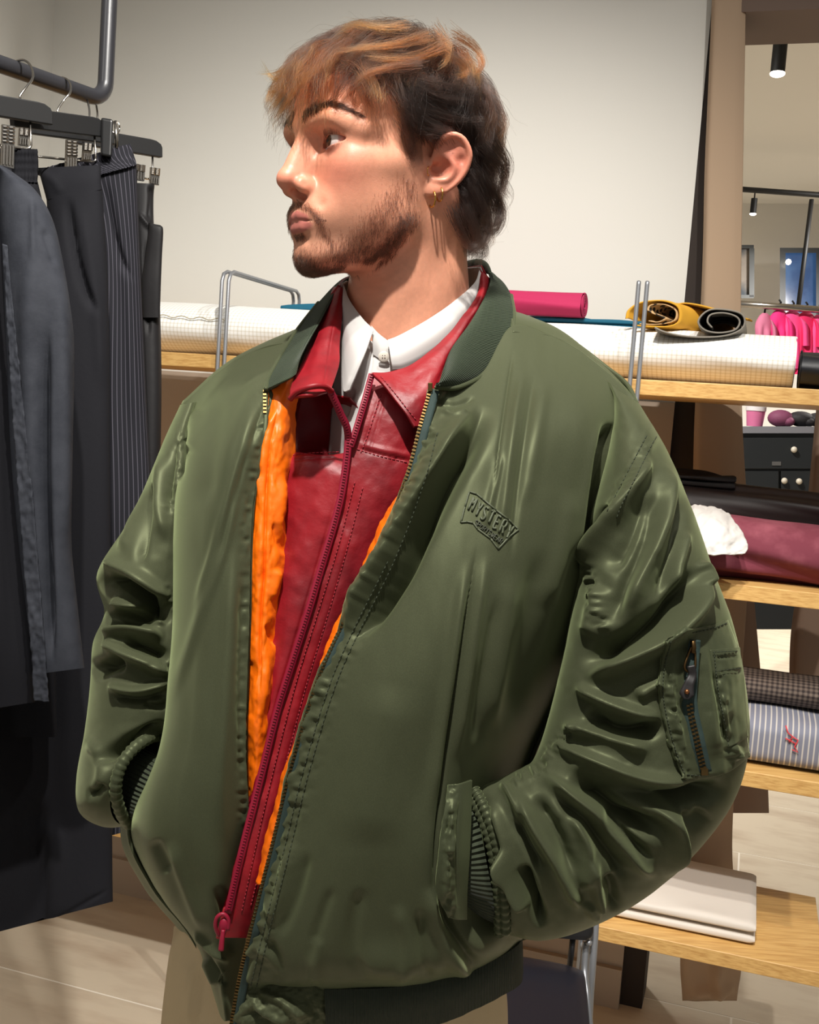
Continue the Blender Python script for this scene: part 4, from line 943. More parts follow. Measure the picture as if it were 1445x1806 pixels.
# flyaways
fly = rng.uniform(0, 1, NS) < 0.035
pts[fly] += (rng.normal(0, 1, (fly.sum(), 1, 3)) * (sv[None, :, None] ** 2) * 9)
dk = np.array(lin((30, 20, 16))[:3]); cop = np.array(lin((104, 50, 20))[:3]); blo = np.array(lin((172, 106, 48))[:3])
hl = np.clip(rng.normal(0.2, 0.45, K), 0, 1)[cl] * np.clip(top * 1.3 + front, 0, 1) * (1 - 0.75 * np.clip((axr - 34) / 16, 0, 1) * (1 - front)) * rng.uniform(0.5, 1.2, NS)
hl = hl + 0.15 * (1 - top) * (rng.uniform(0, 1, K) < 0.06)[cl]
c1 = np.clip(hl[:, None] * (0.25 + 1.1 * sv[None]), 0, 1)[..., None]; c2 = np.clip(hl[:, None] * 1.5 * (sv[None] - 0.55), 0, 1)[..., None]
col = dk * (1 - c1) + cop * c1; col = col * (1 - c2) + blo * c2
hair = strands('hair', pts, col, 0.00009, 0.00003, person); hair['kind'] = 'stuff'
# single locks drawn over the rest: flicked fringe, bleached streaks, curls at the nape
def hair_at(x, y, off):
    Ds = np.linspace(.86, 1.22, 110); sk = np.stack([skull(w2h(P(x, y, np.full(len(x), d)))) for d in Ds], 1)
    hit = sk < np.asarray(off)[:, None]; D = np.where(hit.any(1), Ds[np.argmax(hit, 1)], Ds[np.argmin(sk, 1)])
    for _ in range(3): D = np.convolve(np.pad(D, 2, mode='edge'), np.ones(5) / 5, mode='valid')
    return w2h(P(x, y, D))
LP, LC = [], []
def lock(px, o0, o1, cnt, spread, cA, cB):
    q = path(px, 16); x, y = q[:, 0], q[:, 1]; base = hair_at(x, y, np.linspace(o0, o1, 16)); tt = np.linspace(0, 1, 16)
    for k in range(cnt):
        a = rng.normal(0, spread, 3); b_ = rng.normal(0, spread * .8, 3); ln_ = rng.uniform(.7, 1.0)
        s = np.linspace(0, ln_, 16); p = np.stack([np.interp(s, tt, base[:, j]) for j in range(3)], 1)
        p = p + a * (1 - s[:, None]) + b_ * s[:, None] * (1.0 - .4 * s[:, None]) + rng.normal(0, .8, 3) * np.sin(s * 9 + k)[:, None]
        LP.append(p); cc = np.array(lin(cA)[:3]) * (1 - s[:, None]) + np.array(lin(cB)[:3]) * s[:, None]; LC.append(cc * rng.uniform(.6, 1.3))
DK, CO, BL = (34, 22, 17), (82, 40, 17), (152, 92, 43)
for px in ([(575, 80), (530, 105), (490, 128), (452, 130)], [(570, 95), (525, 120), (485, 140), (462, 112)], [(570, 100), (520, 130), (485, 160), (466, 158)], [(565, 110), (515, 145), (488, 180), (470, 205)], [(560, 120), (520, 160), (500, 190), (484, 210)], [(580, 90), (540, 110), (500, 135), (470, 140)]):
    lock(px, 15, 26, 46, 2.6, CO, BL)
for px in ([(600, 95), (560, 140), (548, 180), (556, 198)], [(640, 100), (600, 150), (590, 180), (600, 190)], [(660, 110), (625, 150), (622, 178), (640, 196)], [(620, 90), (575, 130), (560, 165), (566, 190)], [(680, 120), (650, 155), (650, 180), (662, 198)]):
    lock(px, 16, 8, 60, 3.4, DK, CO)
for px, c1_, c2_ in (([(770, 50), (788, 75), (790, 105), (772, 122)], CO, BL), ([(800, 60), (838, 85), (850, 115), (830, 138)], CO, (126, 66, 28)), ([(780, 90), (815, 112), (822, 130), (800, 136)], DK, (136, 72, 30)), ([(760, 62), (700, 78), (640, 84), (585, 92)], CO, (126, 66, 28)), ([(790, 78), (740, 100), (690, 104), (640, 98)], (90, 46, 20), (112, 58, 25)), ([(720, 45), (670, 48), (630, 42), (600, 48)], CO, BL), ([(740, 110), (690, 118), (650, 128), (610, 160)], DK, (110, 56, 24))):
    lock(px, 25, 24, 90, 3.6, c1_, c2_)
for px in ([(716, 165), (752, 190), (800, 208), (860, 212)], [(714, 182), (742, 206), (775, 225), (800, 232)], [(720, 150), (772, 172), (830, 180), (880, 195)], [(718, 198), (735, 222), (750, 236), (770, 238)], [(730, 140), (800, 158), (850, 168), (888, 210)], [(716, 208), (724, 235), (727, 262), (730, 285)], [(716, 195), (732, 215), (752, 228), (785, 234)]):
    lock(px, 15, 17, 170, 4.6, (30, 20, 16), (46, 32, 26))
for px in ([(850, 260), (886, 300), (880, 350), (896, 378)], [(840, 300), (880, 350), (876, 392), (852, 408)], [(836, 330), (862, 385), (858, 425), (832, 440)], [(815, 360), (838, 410), (838, 440), (822, 446)], [(870, 250), (894, 290), (888, 330), (900, 350)], [(800, 370), (815, 410), (830, 436), (846, 430)], [(860, 330), (884, 380), (868, 412), (846, 400)]):
    lock(px, 26, 34, 120, 4.2, (26, 18, 15), (40, 27, 21))
lock([(872, 300), (896, 322), (904, 352), (884, 384)], 36, 40, 6, .8, (26, 18, 15), (30, 20, 16))
o = strands('hair_locks', np.array(LP), np.array(LC), 0.00009, 0.00003, hair); o['kind'] = 'stuff'

def surf_hair(name, roots, nrm, dirs, leng, curve, col, r0, n=5):
    N = len(roots); pts = np.zeros((N, n, 3)); p = roots.copy(); pts[:, 0] = p
    for i in range(1, n):
        s = i / (n - 1); d = dirs - nrm * (dirs * nrm).sum(1)[:, None]; d /= np.linalg.norm(d, axis=1)[:, None] + 1e-9
        d = d + nrm * (curve[0] * (1 - s) + curve[1] * s); d /= np.linalg.norm(d, axis=1)[:, None]
        p = p + d * (leng / (n - 1))[:, None]; pts[:, i] = p
    o = strands(name, pts, np.repeat(col[:, None], n, 1), r0, r0 * 0.35, person); o['kind'] = 'stuff'; return o
# beard density over the jaw, drawn on the cheek and mirrored to the far side
dens = np.zeros(len(hV))
for q, wd_, a in (([(724, 300), (722, 345), (719, 390)], 15, 0.5), ([(719, 385), (694, 426), (655, 462), (610, 478), (570, 480), (538, 462)], 20, 1.0), ([(700, 350), (660, 400), (610, 440), (575, 450)], 26, 0.5), ([(650, 440), (600, 455)], 24, 0.7),
               ([(512, 360), (530, 361), (549, 369), (563, 386)], 7, 0.95), ([(562, 384), (573, 406), (586, 432)], 9, 0.5), ([(519, 410), (533, 413)], 6, 1.0), ([(528, 455), (545, 470)], 14, 1.0), ([(722, 252), (724, 300)], 12, 0.5), ([(690, 330), (640, 380)], 16, 0.12)):
    d, _ = seg_dist(ax_, ay_, q); dens = np.maximum(dens, a * np.exp(-(d / wd_) ** 2))
dens *= (hN[:, 1] > -0.45) & (aq[:, 2] < 8) & (aq[:, 1] > 4) & (aq[:, 0] < 72)
dens *= np.minimum(lipu, lipl) > 0.8
dens *= ay_ < np.interp(ax_, [540, 600, 650, 690, 715, 735], [495, 490, 483, 456, 430, 400])
dens *= 1 - np.clip((hV[:, 2] < -104) * 1.0, 0, 1)
dens *= ~((hV[:, 2] < -84) & (hN[:, 2] < -0.75) & (aq[:, 1] < 62))
pr = dens ** 1.5; pr /= pr.sum(); NB = 17000; bi = rng.choice(len(hV), NB, p=pr)
bd = np.tile(np.array([0, 0.12, -1.0]), (NB, 1)); must = (hV[bi, 2] > -58) & (aq[bi, 1] > 88)
bd[must] = np.stack([0.8 * np.sign(hV[bi[must], 0]), np.full(must.sum(), 0.1), np.full(must.sum(), -0.8)], 1)
bd += rng.normal(0, 0.22, (NB, 3)); bl = (3.0 + 4.2 * dens[bi]) * rng.uniform(0.6, 1.2, NB); bl[must] *= 0.75
bc = np.array(lin((44, 30, 23))[:3])[None] * rng.uniform(0.6, 2.2, (NB, 1)) * np.array([1.08, 1, 0.95])
surf_hair('beard', hV[bi] + rng.normal(0, 0.35, (NB, 3)), hN[bi], bd, bl, (0.75, 0.15), bc, 0.00008)
# brows
def near(pts_, wd_, cnt, dr, ln, curve, name, r=0.00007, taper=None):
    d, t = seg_dist(ax_, ay_, pts_); w = np.exp(-(d / (wd_ * (taper(t) if taper else 1))) ** 2) * (aq[:, 1] > 60) * (np.abs(d) < 14) * (aq[:, 0] > 8.5)
    w /= w.sum(); i = rng.choice(len(hV), cnt, p=w); tt = t[i]; s = np.sign(hV[i, 0])
    D = np.stack([dr(tt, 0) * s, dr(tt, 1), dr(tt, 2)], 1) + rng.normal(0, 0.12, (cnt, 3))
    surf_hair(name, hV[i] + rng.normal(0, 0.25, (cnt, 3)), hN[i], D, ln(tt) * rng.uniform(0.7, 1.15, cnt), curve, np.array(lin((26, 18, 14))[:3])[None] * rng.uniform(0.7, 1.5, (cnt, 1)), r)
near([(531, 211), (545, 203), (562, 193), (580, 186), (600, 188), (620, 196), (636, 204)], 7.5, 2600, lambda t, k: [0.25 + 0.8 * t, -0.3 * t, 0.95 - 1.15 * t][k], lambda t: 8.5 - 2.5 * t, (0.35, 0.05), 'eyebrow', taper=lambda t: 1.05 - 0.75 * t)
# lashes along both lid edges
for up in (1, 0):
    for sx_ in (1, -1):
        xs = np.repeat(np.linspace(-13.5, 15.5, 46), 2) + rng.normal(0, 0.15, 92); s = np.clip(1 - (xs / 16.2) ** 2, 0, 1)
        zz = EYE[2] + 0.10 * xs + (0.2 + 5.8 * s ** 0.62 * (1 - 0.018 * xs) if up else -0.4 - 4.9 * s ** 0.8)
        dz = zz - EYE[2]; X = 30.5 + xs; dx = X - EYE[0]; yy = EYE[1] + np.sqrt(np.maximum(13.0 ** 2 - dx ** 2 - dz ** 2, 4))
        rt = np.stack([X, yy, zz], 1); nr = (rt - EYE) / np.linalg.norm(rt - EYE, axis=1)[:, None]
        D = nr * 0.9 + np.stack([0.03 * xs, 0 * xs, np.full(92, -0.15 if up else -0.5)], 1)
        ln = rng.uniform(4.5, 6.5, 92) if up else rng.uniform(3, 4.5, 92); n = 6; L = np.zeros((92, n, 3)); p = rt.copy(); L[:, 0] = p
        for i in range(1, n):
            d = D + np.array([0, 0, 1.0]) * ((1.5 if up else -0.5) * i / n); d /= np.linalg.norm(d, axis=1)[:, None]; p = p + d * (ln / (n - 1))[:, None]; L[:, i] = p
        L[..., 0] *= sx_
        o = strands('eyelashes', L, np.tile(np.array(lin((24, 17, 14))[:3]), (92, n, 1)), 0.00007, 0.00003, person); o['kind'] = 'stuff'
# gold hoops
m_gold = mat('gold', (212, 168, 84), 0.18, metal=1.0)
def hoop(cx, cy, r, tr, back, twist):
    c = ear_uv(cx, cy); c3 = EO + c[0] * _eu + c[1] * _ev + _ew * back; b = MB(); q = []
    ax1 = np.array([0, 0, 1.0]); ax2 = _ew * cos(twist) + _eu * sin(twist)
    for k in range(40):
        a = 2 * pi * k / 39.0; q.append(h2w(c3 + r * (cos(a) * ax1 + sin(a) * ax2)))
    b.tube(q, tr * (1 + 0.18 * np.sin(np.arange(40) * 1.9)), 10); o = b.build('earring', m_gold, person); return o
hoop(762, 351, 7.6, 0.00085, 1.0, 0.25); hoop(775.5, 343, 6.6, 0.0007, 1.0, 0.25); hoop(756, 302, 4.2, 0.0004, 2.5, -0.5)

# ================================================================ clothes
def uv_ribs(m, period, axis, dist, strength=1.0):
    nt = m.node_tree; b = nt.nodes['Principled BSDF']; uv = nt.nodes.new('ShaderNodeUVMap'); sp = nt.nodes.new('ShaderNodeSeparateXYZ'); nt.links.new(uv.outputs[0], sp.inputs[0])
    k = nt.nodes.new('ShaderNodeMath'); k.operation = 'MULTIPLY'; k.inputs[1].default_value = 2 * pi / period; nt.links.new(sp.outputs[axis], k.inputs[0])
    s = nt.nodes.new('ShaderNodeMath'); s.operation = 'SINE'; nt.links.new(k.outputs[0], s.inputs[0])
    bp = nt.nodes.new('ShaderNodeBump'); bp.inputs['Strength'].default_value = strength; bp.inputs['Distance'].default_value = dist
    nt.links.new(s.outputs[0], bp.inputs['Height']); old = [l for l in nt.links if l.to_socket == b.inputs['Normal']]
    if old: nt.links.new(old[0].from_socket, bp.inputs['Normal'])
    nt.links.new(bp.outputs[0], b.inputs['Normal']); return m
def nylon(name, rgb, rough=0.46):
    m = mat(name, rgb, rough, spec=0.42, sheen=0.0, var=(2200, tuple(int(v * 1.22) for v in rgb), 0.42, 0.68), bump=(1600, 0.2, 0.0004)); b = m.node_tree.nodes['Principled BSDF']
    b.inputs['Sheen Weight'].default_value = 0.34; b.inputs['Sheen Roughness'].default_value = 0.45; b.inputs['Sheen Tint'].default_value = lin((190, 205, 150))
    b.inputs['Specular Tint'].default_value = lin((205, 215, 165)); return m
GRN = (61, 64, 48)
m_ny = nylon('olive nylon', GRN)
m_nyd = nylon('olive nylon trim', (58, 62, 46), 0.42)
m_rib = uv_ribs(mat('olive rib knit', (54, 68, 44), 0.9, bump=(400, 0.2, 0.001), sheen=0.1), 0.0023, 0, 0.0008)
m_ribh = uv_ribs(mat('dark olive rib knit', (50, 58, 44), 0.9, bump=(400, 0.3, 0.001)), 0.0034, 0, 0.0011)
m_ribc = uv_ribs(mat('olive cuff knit', (58, 66, 47), 0.9, bump=(500, 0.3, 0.001)), 0.0046, 0, 0.0018)
m_org = mat('orange quilted lining', (255, 116, 4), 0.45, bump=(60, 0.25, 0.003))
m_tape = mat('teal zip tape', (40, 58, 54), 0.8, bump=(900, 0.4, 0.0005)); m_brass = mat('aged brass', (112, 90, 56), 0.4, metal=1.0)
m_thr = mat('olive thread', (50, 57, 40), 0.8)
m_lea = mat('red leather', (146, 22, 32), 0.46, spec=0.4, var=(16, (96, 16, 24), 0.42, 0.75), bump=(170, 0.32, 0.0012))
m_mgz = mat('magenta zip', (140, 12, 44), 0.5)
m_shirt = mat('white shirt cotton', (194, 191, 188), 0.8); uv_ribs(m_shirt, 0.0012, 0, 0.00006, 0.12)
m_chino = mat('beige cotton', (206, 184, 146), 0.85, bump=(300, 0.2, 0.0008))
m_ltab = mat('black leather pull', (30, 26, 26), 0.5)

REG = {}
def reg(o, name=None):                # remember where a built surface lies, to sew things onto it
    me = o.data; V = np.empty(len(me.vertices) * 3, np.float32); me.vertices.foreach_get('co', V); V = V.reshape(-1, 3)
    N = np.empty(len(me.vertices) * 3, np.float32); me.vertices.foreach_get('normal', N); N = N.reshape(-1, 3)
    x, y, D = proj(V); f = (N * (CAM - V)).sum(1)
    REG[name or o.name] = (x, y, D, f > 0 if (f > 0).mean() > 0.2 else f < 0, V, N)
def depth_at(name, x, y):
    X, Y, D, f, V, N = REG[name]; out = []
    for a, b in zip(np.ravel(x), np.ravel(y)):
        d2 = (X - a) ** 2 + (Y - b) ** 2 + np.where(f, 0, 1e6); i = np.argpartition(d2, 6)[:6]; i = i[D[i] < D[i].min() + .02]; w = 1 / (d2[i] + 0.5); out.append((D[i] * w).sum() / w.sum())
    return np.array(out).reshape(np.shape(x))
def on(name, pts, lift=0.001, n=None):
    q = path(pts, n) if n else np.array(pts, float)
    return P(q[:, 0], q[:, 1], depth_at(name, q[:, 0], q[:, 1]) - lift)
def patch_on(name, base, rows, m, parent, nv, nu, lift=0.002, thick=0.002, bump=None, folds=()):
    C = np.array(rows, float); A = cubic(C, np.linspace(0, len(C) - 1, nv)); B = cubic(A.transpose(1, 0, 2), np.linspace(0, C.shape[1] - 1, nu)).transpose(1, 0, 2)
    cs = (max(nv // 4, 3), max(nu // 4, 3)); ii = np.linspace(0, nv - 1, cs[0]).astype(int); jj = np.linspace(0, nu - 1, cs[1]).astype(int)
    Dc = depth_at(base, B[np.ix_(ii, jj)][..., 0], B[np.ix_(ii, jj)][..., 1])
    D = cubic(cubic(Dc, np.linspace(0, cs[0] - 1, nv)).T.copy(), np.linspace(0, cs[1] - 1, nu)).T
    G = P(B[..., 0], B[..., 1], D - lift); N = grid_normals(G); fl = False
    if (N * (CAM - G)).sum(-1).mean() < 0: N = -N; fl = True
    d = strokes(B[..., 0], B[..., 1], folds) if folds else np.zeros(G.shape[:2])
    if bump is not None: d = d + bump(B[..., 0], B[..., 1])
    uv = grid_uv(G); G = G + N * d[..., None]; F = grid_faces(nv, nu)
    return np_mesh(name, G.reshape(-1, 3), F[:, ::-1] if fl else F, m, parent, uv, thick=thick)
def stitch(name, base, lines, parent, m=m_thr, r=0.00045, dash=7, lift=0.0007):
    b = MB()
    for pts in lines:
        q = path(pts, 60); L = np.concatenate([[0], np.cumsum(np.linalg.norm(np.diff(q, axis=0), axis=1))]); k = max(int(L[-1] / dash), 2)
        for i in range(k):
            t = np.array([i, i + .35, i + .7]) / k * L[-1]; xx = np.interp(t, L, q[:, 0]); yy = np.interp(t, L, q[:, 1])
            D = depth_at(base, xx, yy) - lift; b.tube(P(xx, yy, D), r, 5)
    o = b.build(name, m, parent); o['kind'] = 'stuff'; return o
def teeth(name, pts, m, parent, size=(0.0017, 0.0028, 0.0016), gap=0.0036, side=1.0):
    # a row of zip teeth along a space curve
    Q = np.array(pts); L = np.concatenate([[0], np.cumsum(np.linalg.norm(np.diff(Q, axis=0), axis=1))]); k = int(L[-1] / gap); b = MB()
    for i in range(k):
        t = i * gap; p = np.array([np.interp(t, L, Q[:, j]) for j in range(3)]); p2 = np.array([np.interp(t + gap, L, Q[:, j]) for j in range(3)])
        d = p2 - p; d /= np.linalg.norm(d) + 1e-12; o = CAM - p; o /= np.linalg.norm(o); w = np.cross(d, o); w /= np.linalg.norm(w); o = np.cross(w, d)
        a, bb, c = size
        cs = [p + d * sx * a / 2 + w * sy * bb / 2 + o * sz * c / 2 for sz in (-1, 1) for sx, sy in ((-1, -1), (1, -1), (1, 1), (-1, 1))]
        b.box8(cs)
    o = b.build(name, m, parent, smooth=False); o['kind'] = 'stuff'; return o
def tape(name, pts, hw, m, parent, thick=0.0012):
    Q = np.array(pts); d = np.gradient(Q, axis=0); o = CAM - Q; w = np.cross(d, o); w /= np.linalg.norm(w, axis=1)[:, None]
    G = np.stack([Q + w * hw * t for t in (-1, -.3, .3, 1)], 1); return np_mesh(name, G.reshape(-1, 3), grid_faces(len(Q), 4), m, parent, grid_uv(G), thick=thick, off=0)
def pleat(x, y, lines, w, amp, fx=7.0, fy=7.0, seed=1):
    out = np.zeros(x.shape)
    for pts in lines:
        q = np.array(pts); m = (x > q[:, 0].min() - 3 * w) & (x < q[:, 0].max() + 3 * w) & (y > q[:, 1].min() - 3 * w) & (y < q[:, 1].max() + 3 * w)
        if m.any():
            d, t = seg_dist(x[m], y[m], pts); out[m] += amp * np.exp(-(d / w) ** 2) * noise2(t * np.linalg.norm(np.diff(q, axis=0), axis=1).sum() / fx, d / (fy * 2), seed)
    return out

# ---- bomber jacket
bj = bpy.data.objects.new('bomber_jacket', None); SC.collection.objects.link(bj); bj.parent = person; bj['label'] = 'olive green nylon bomber jacket with orange lining'
ZR = [(757, 686), (738, 755), (712, 850), (660, 985), (570, 1170), (515, 1340), (478, 1490), (440, 1640), (418, 1735), (402, 1830)]
front_l = [   # wearer's left front, right in the photo
    [(757, 684, .975), (795, 682, .983), (852, 655, 1.012), (904, 575, 1.075), (985, 598, 1.10), (1062, 648, 1.09), (1124, 705, 1.075)],
    [(738, 755, .955), (775, 765, .945), (850, 765, .945), (930, 735, .965), (1000, 725, .985), (1055, 742, 1.005), (1100, 765, 1.05)],
    [(712, 850, .94), (750, 865, .925), (820, 875, .92), (900, 870, .925), (980, 865, .945), (1038, 862, .978), (1078, 865, 1.05)],
    [(660, 985, .93), (700, 1005, .91), (780, 1020, .895), (870, 1020, .90), (950, 1015, .925), (1010, 1008, .965), (1055, 1000, 1.05)],
    [(570, 1170, .92), (615, 1190, .90), (710, 1200, .88), (800, 1200, .885), (885, 1190, .915), (945, 1180, .965), (1010, 1170, 1.06)],
    [(515, 1340, .925), (560, 1355, .905), (650, 1365, .885), (735, 1370, .885), (800, 1365, .90), (856, 1360, .955), (930, 1355, 1.06)],
    [(478, 1490, .935), (520, 1500, .915), (610, 1510, .895), (700, 1510, .89), (775, 1505, .895), (836, 1500, .945), (930, 1490, 1.06)],
    [(440, 1640, .945), (480, 1650, .93), (580, 1655, .915), (690, 1650, .91), (780, 1640, .915), (850, 1625, .955), (940, 1595, 1.05)],
    [(422, 1715, .962), (460, 1722, .95), (560, 1722, .935), (690, 1718, .935), (800, 1702, .95), (880, 1668, .985), (935, 1628, 1.05)],
    [(418, 1742, .975), (455, 1747, .968), (560, 1749, .962), (690, 1742, .965), (800, 1722, .975), (880, 1688, 1.0), (930, 1650, 1.06)]]
FL = [
    ([(842, 705), (800, 785), (758, 855), (718, 930), (684, 995), (636, 1068), (594, 1136)], (6, 26), .019), ([(860, 712), (818, 790), (776, 862), (736, 936), (702, 1002), (654, 1076), (612, 1144)], (20, 8), -.034),
    ([(600, 1130), (560, 1220), (525, 1330), (500, 1440)], (10, 20), .004),
    ([(907, 610), (893, 700), (879, 800), (869, 880)], 4, -.003, 'sharp'), ([(925, 640), (908, 740), (893, 850), (880, 960)], 9, .004), ([(944, 650), (928, 760), (912, 880), (900, 1000)], 6, -.003),
    ([(884, 790), (874, 850), (852, 940)], 7, .003), ([(962, 660), (945, 780), (925, 900)], 12, .003),
    ([(842, 960), (825, 1070), (806, 1200), (786, 1330), (773, 1450), (762, 1600)], 4, -.008, 'sharp'), ([(828, 980), (810, 1080), (790, 1210), (770, 1340), (756, 1460)], 10, .006), ([(862, 970), (842, 1080), (822, 1210), (802, 1350)], 10, .005),
    ([(905, 1000), (885, 1140), (860, 1300)], 16, .005), ([(880, 1040), (856, 1180), (836, 1320)], 9, -.004), ([(955, 960), (930, 1120), (890, 1290)], 18, -.005),
    ([(1010, 860), (1000, 940), (960, 1080)], 16, .004), ([(1086, 738), (1062, 800), (1048, 880), (1034, 960), (1020, 1010)], (10, 14), -.018), ([(1064, 740), (1042, 830), (1026, 920), (1008, 990)], 11, .008),
    ([(600, 1695), (720, 1694), (840, 1664), (912, 1612)], 30, .010), ([(690, 1200), (665, 1350), (650, 1500)], 50, .004), ([(640, 1560), (620, 1650), (640, 1730)], 14, -.004), ([(700, 1590), (716, 1670), (700, 1735)], 12, .004),
    ([(760, 1560), (772, 1630), (812, 1700), (840, 1716)], (8, 14), .008), ([(780, 1570), (796, 1640), (836, 1700)], 9, -.009), ([(740, 1600), (745, 1680), (760, 1728)], 9, -.004),
    ([(430, 1690), (450, 1672), (480, 1690), (500, 1740)], 7, .004), ([(470, 1655), (490, 1700), (492, 1742)], 9, -.005), ([(520, 1480), (500, 1560), (470, 1640)], 12, .005), ([(545, 1500), (520, 1590), (488, 1660)], 10, -.004),
    ([(455, 1740), (520, 1748), (575, 1746)], 4, -.004), ([(560, 1650), (556, 1740)], 12, .004), ([(590, 1560), (560, 1640), (550, 1700)], 10, -.003),
    ([(760, 700), (800, 715), (840, 700)], 5, -.003), ([(775, 720), (800, 735), (830, 728)], 5, .003)]
zl = [[(a + 22, b) for a, b in ZR]]
o = sheet('front_panel', front_l, m_ny, bj, 460, 230, FL, thick=.0035, bump=lambda x, y: pleat(x, y, zl, 20, .0022, 9, 6, 3) + 0.0008 * fbm2(x / 60, y / 160, 5)); reg(o, 'FL')
front_r = [   # wearer's right front, left in the photo
    [(470, 690, 1.0), (475, 660, 1.035), (512, 602, 1.095), (420, 632, 1.15), (318, 715, 1.2)],
    [(468, 765, .985), (440, 758, .98), (400, 755, 1.0), (350, 765, 1.06), (322, 790, 1.17)],
    [(446, 900, .970), (410, 895, .962), (362, 890, .975), (316, 890, 1.04), (304, 890, 1.16)],
    [(440, 1100, .955), (400, 1100, .945), (350, 1100, .96), (308, 1100, 1.02), (302, 1100, 1.15)],
    [(434, 1300, .947), (390, 1300, .935), (335, 1300, .945), (286, 1310, .99), (286, 1310, 1.12)],
    [(440, 1450, .962), (385, 1450, .94), (310, 1450, .945), (248, 1450, .985), (230, 1455, 1.1)],
    [(440, 1570, 1.0), (385, 1575, .955), (340, 1575, .965), (288, 1575, 1.0), (270, 1560, 1.1)],
    [(432, 1680, 1.012), (392, 1690, .985), (375, 1690, .99), (350, 1672, 1.02), (340, 1650, 1.1)],
    [(426, 1800, 1.02), (402, 1800, 1.0), (396, 1800, 1.01), (388, 1785, 1.04), (392, 1765, 1.1)]]
FR = [([(470, 640), (430, 740), (396, 860), (372, 980)], 16, .003), ([(500, 640), (462, 720), (440, 800)], 8, -.003), ([(390, 680), (372, 780), (362, 900)], 18, -.003), ([(412, 960), (404, 1100), (396, 1250), (386, 1400), (392, 1500)], 13, .004), ([(424, 800), (398, 960), (352, 1100), (298, 1250)], (8, 14), .004), ([(440, 780), (408, 900), (385, 1000)], 5, -.002),
      ([(455, 700), (430, 790), (380, 960), (340, 1090)], 8, .003), ([(430, 1000), (424, 1200), (426, 1400)], 8, -.003), ([(300, 1480), (330, 1560), (365, 1650)], 12, .005), ([(350, 1660), (372, 1700), (400, 1740)], 5, -.006),
      ([(340, 1640), (372, 1672), (404, 1700)], 5, .005), ([(360, 1690), (385, 1740)], 5, .005), ([(270, 1480), (300, 1540)], 10, -.004), ([(330, 750), (318, 800), (312, 850)], 8, -.006), ([(345, 720), (332, 800)], 9, .004), ([(380, 1560), (400, 1620), (406, 1690)], 10, -.004)]
ZL = [(470, 690), (468, 765), (446, 900), (440, 1100), (434, 1300), (440, 1450)]
o = sheet('front_panel', front_r, m_ny, bj, 420, 150, FR, thick=.0035, bump=lambda x, y: pleat(x, y, [[(a - 8, b) for a, b in ZL]], 10, .0014, 8, 6, 8) + 0.0008 * fbm2(x / 60, y / 160, 6)); reg(o, 'FR')
# back, closing the jacket behind
back_rows = []
for k in range(10):
    r, l = front_l[k][-1], front_r[min(k, 8)][-1]
    back_rows.append([(r[0], r[1], r[2] - .01), (r[0] + 20, r[1], r[2] + .08), ((r[0] * 2 + l[0]) / 3, (r[1] + l[1]) / 2, 1.27), ((r[0] + 2 * l[0]) / 3, (r[1] + l[1]) / 2, 1.32), (l[0] + 6, l[1], l[2] + .06), (l[0], l[1], l[2] - .01)])
back_rows[0] = [(1124, 705, 1.07), (1080, 655, 1.13), (930, 560, 1.19), (700, 545, 1.27), (440, 620, 1.22), (318, 715, 1.195)]
sheet('back_panel', back_rows, m_ny, bj, 80, 80, thick=.003)
# shoulder pieces from the collar to the sleeve heads
sheet('shoulder', [[(905, 585, 1.065), (985, 597, 1.10), (1062, 648, 1.092), (1124, 706, 1.077)], [(900, 556, 1.10), (985, 580, 1.14), (1060, 640, 1.13), (1120, 700, 1.11)], [(880, 540, 1.18), (960, 570, 1.19), (1040, 640, 1.17), (1110, 705, 1.14)]], m_ny, bj, 30, 60, thick=.003)
sheet('shoulder', [[(511, 604, 1.096), (462, 614, 1.125), (392, 652, 1.165), (318, 716, 1.2)], [(526, 582, 1.125), (468, 603, 1.16), (396, 642, 1.19), (324, 706, 1.22)], [(600, 545, 1.2), (490, 598, 1.22), (410, 645, 1.24), (332, 710, 1.25)]], m_ny, bj, 30, 60, thick=.003)

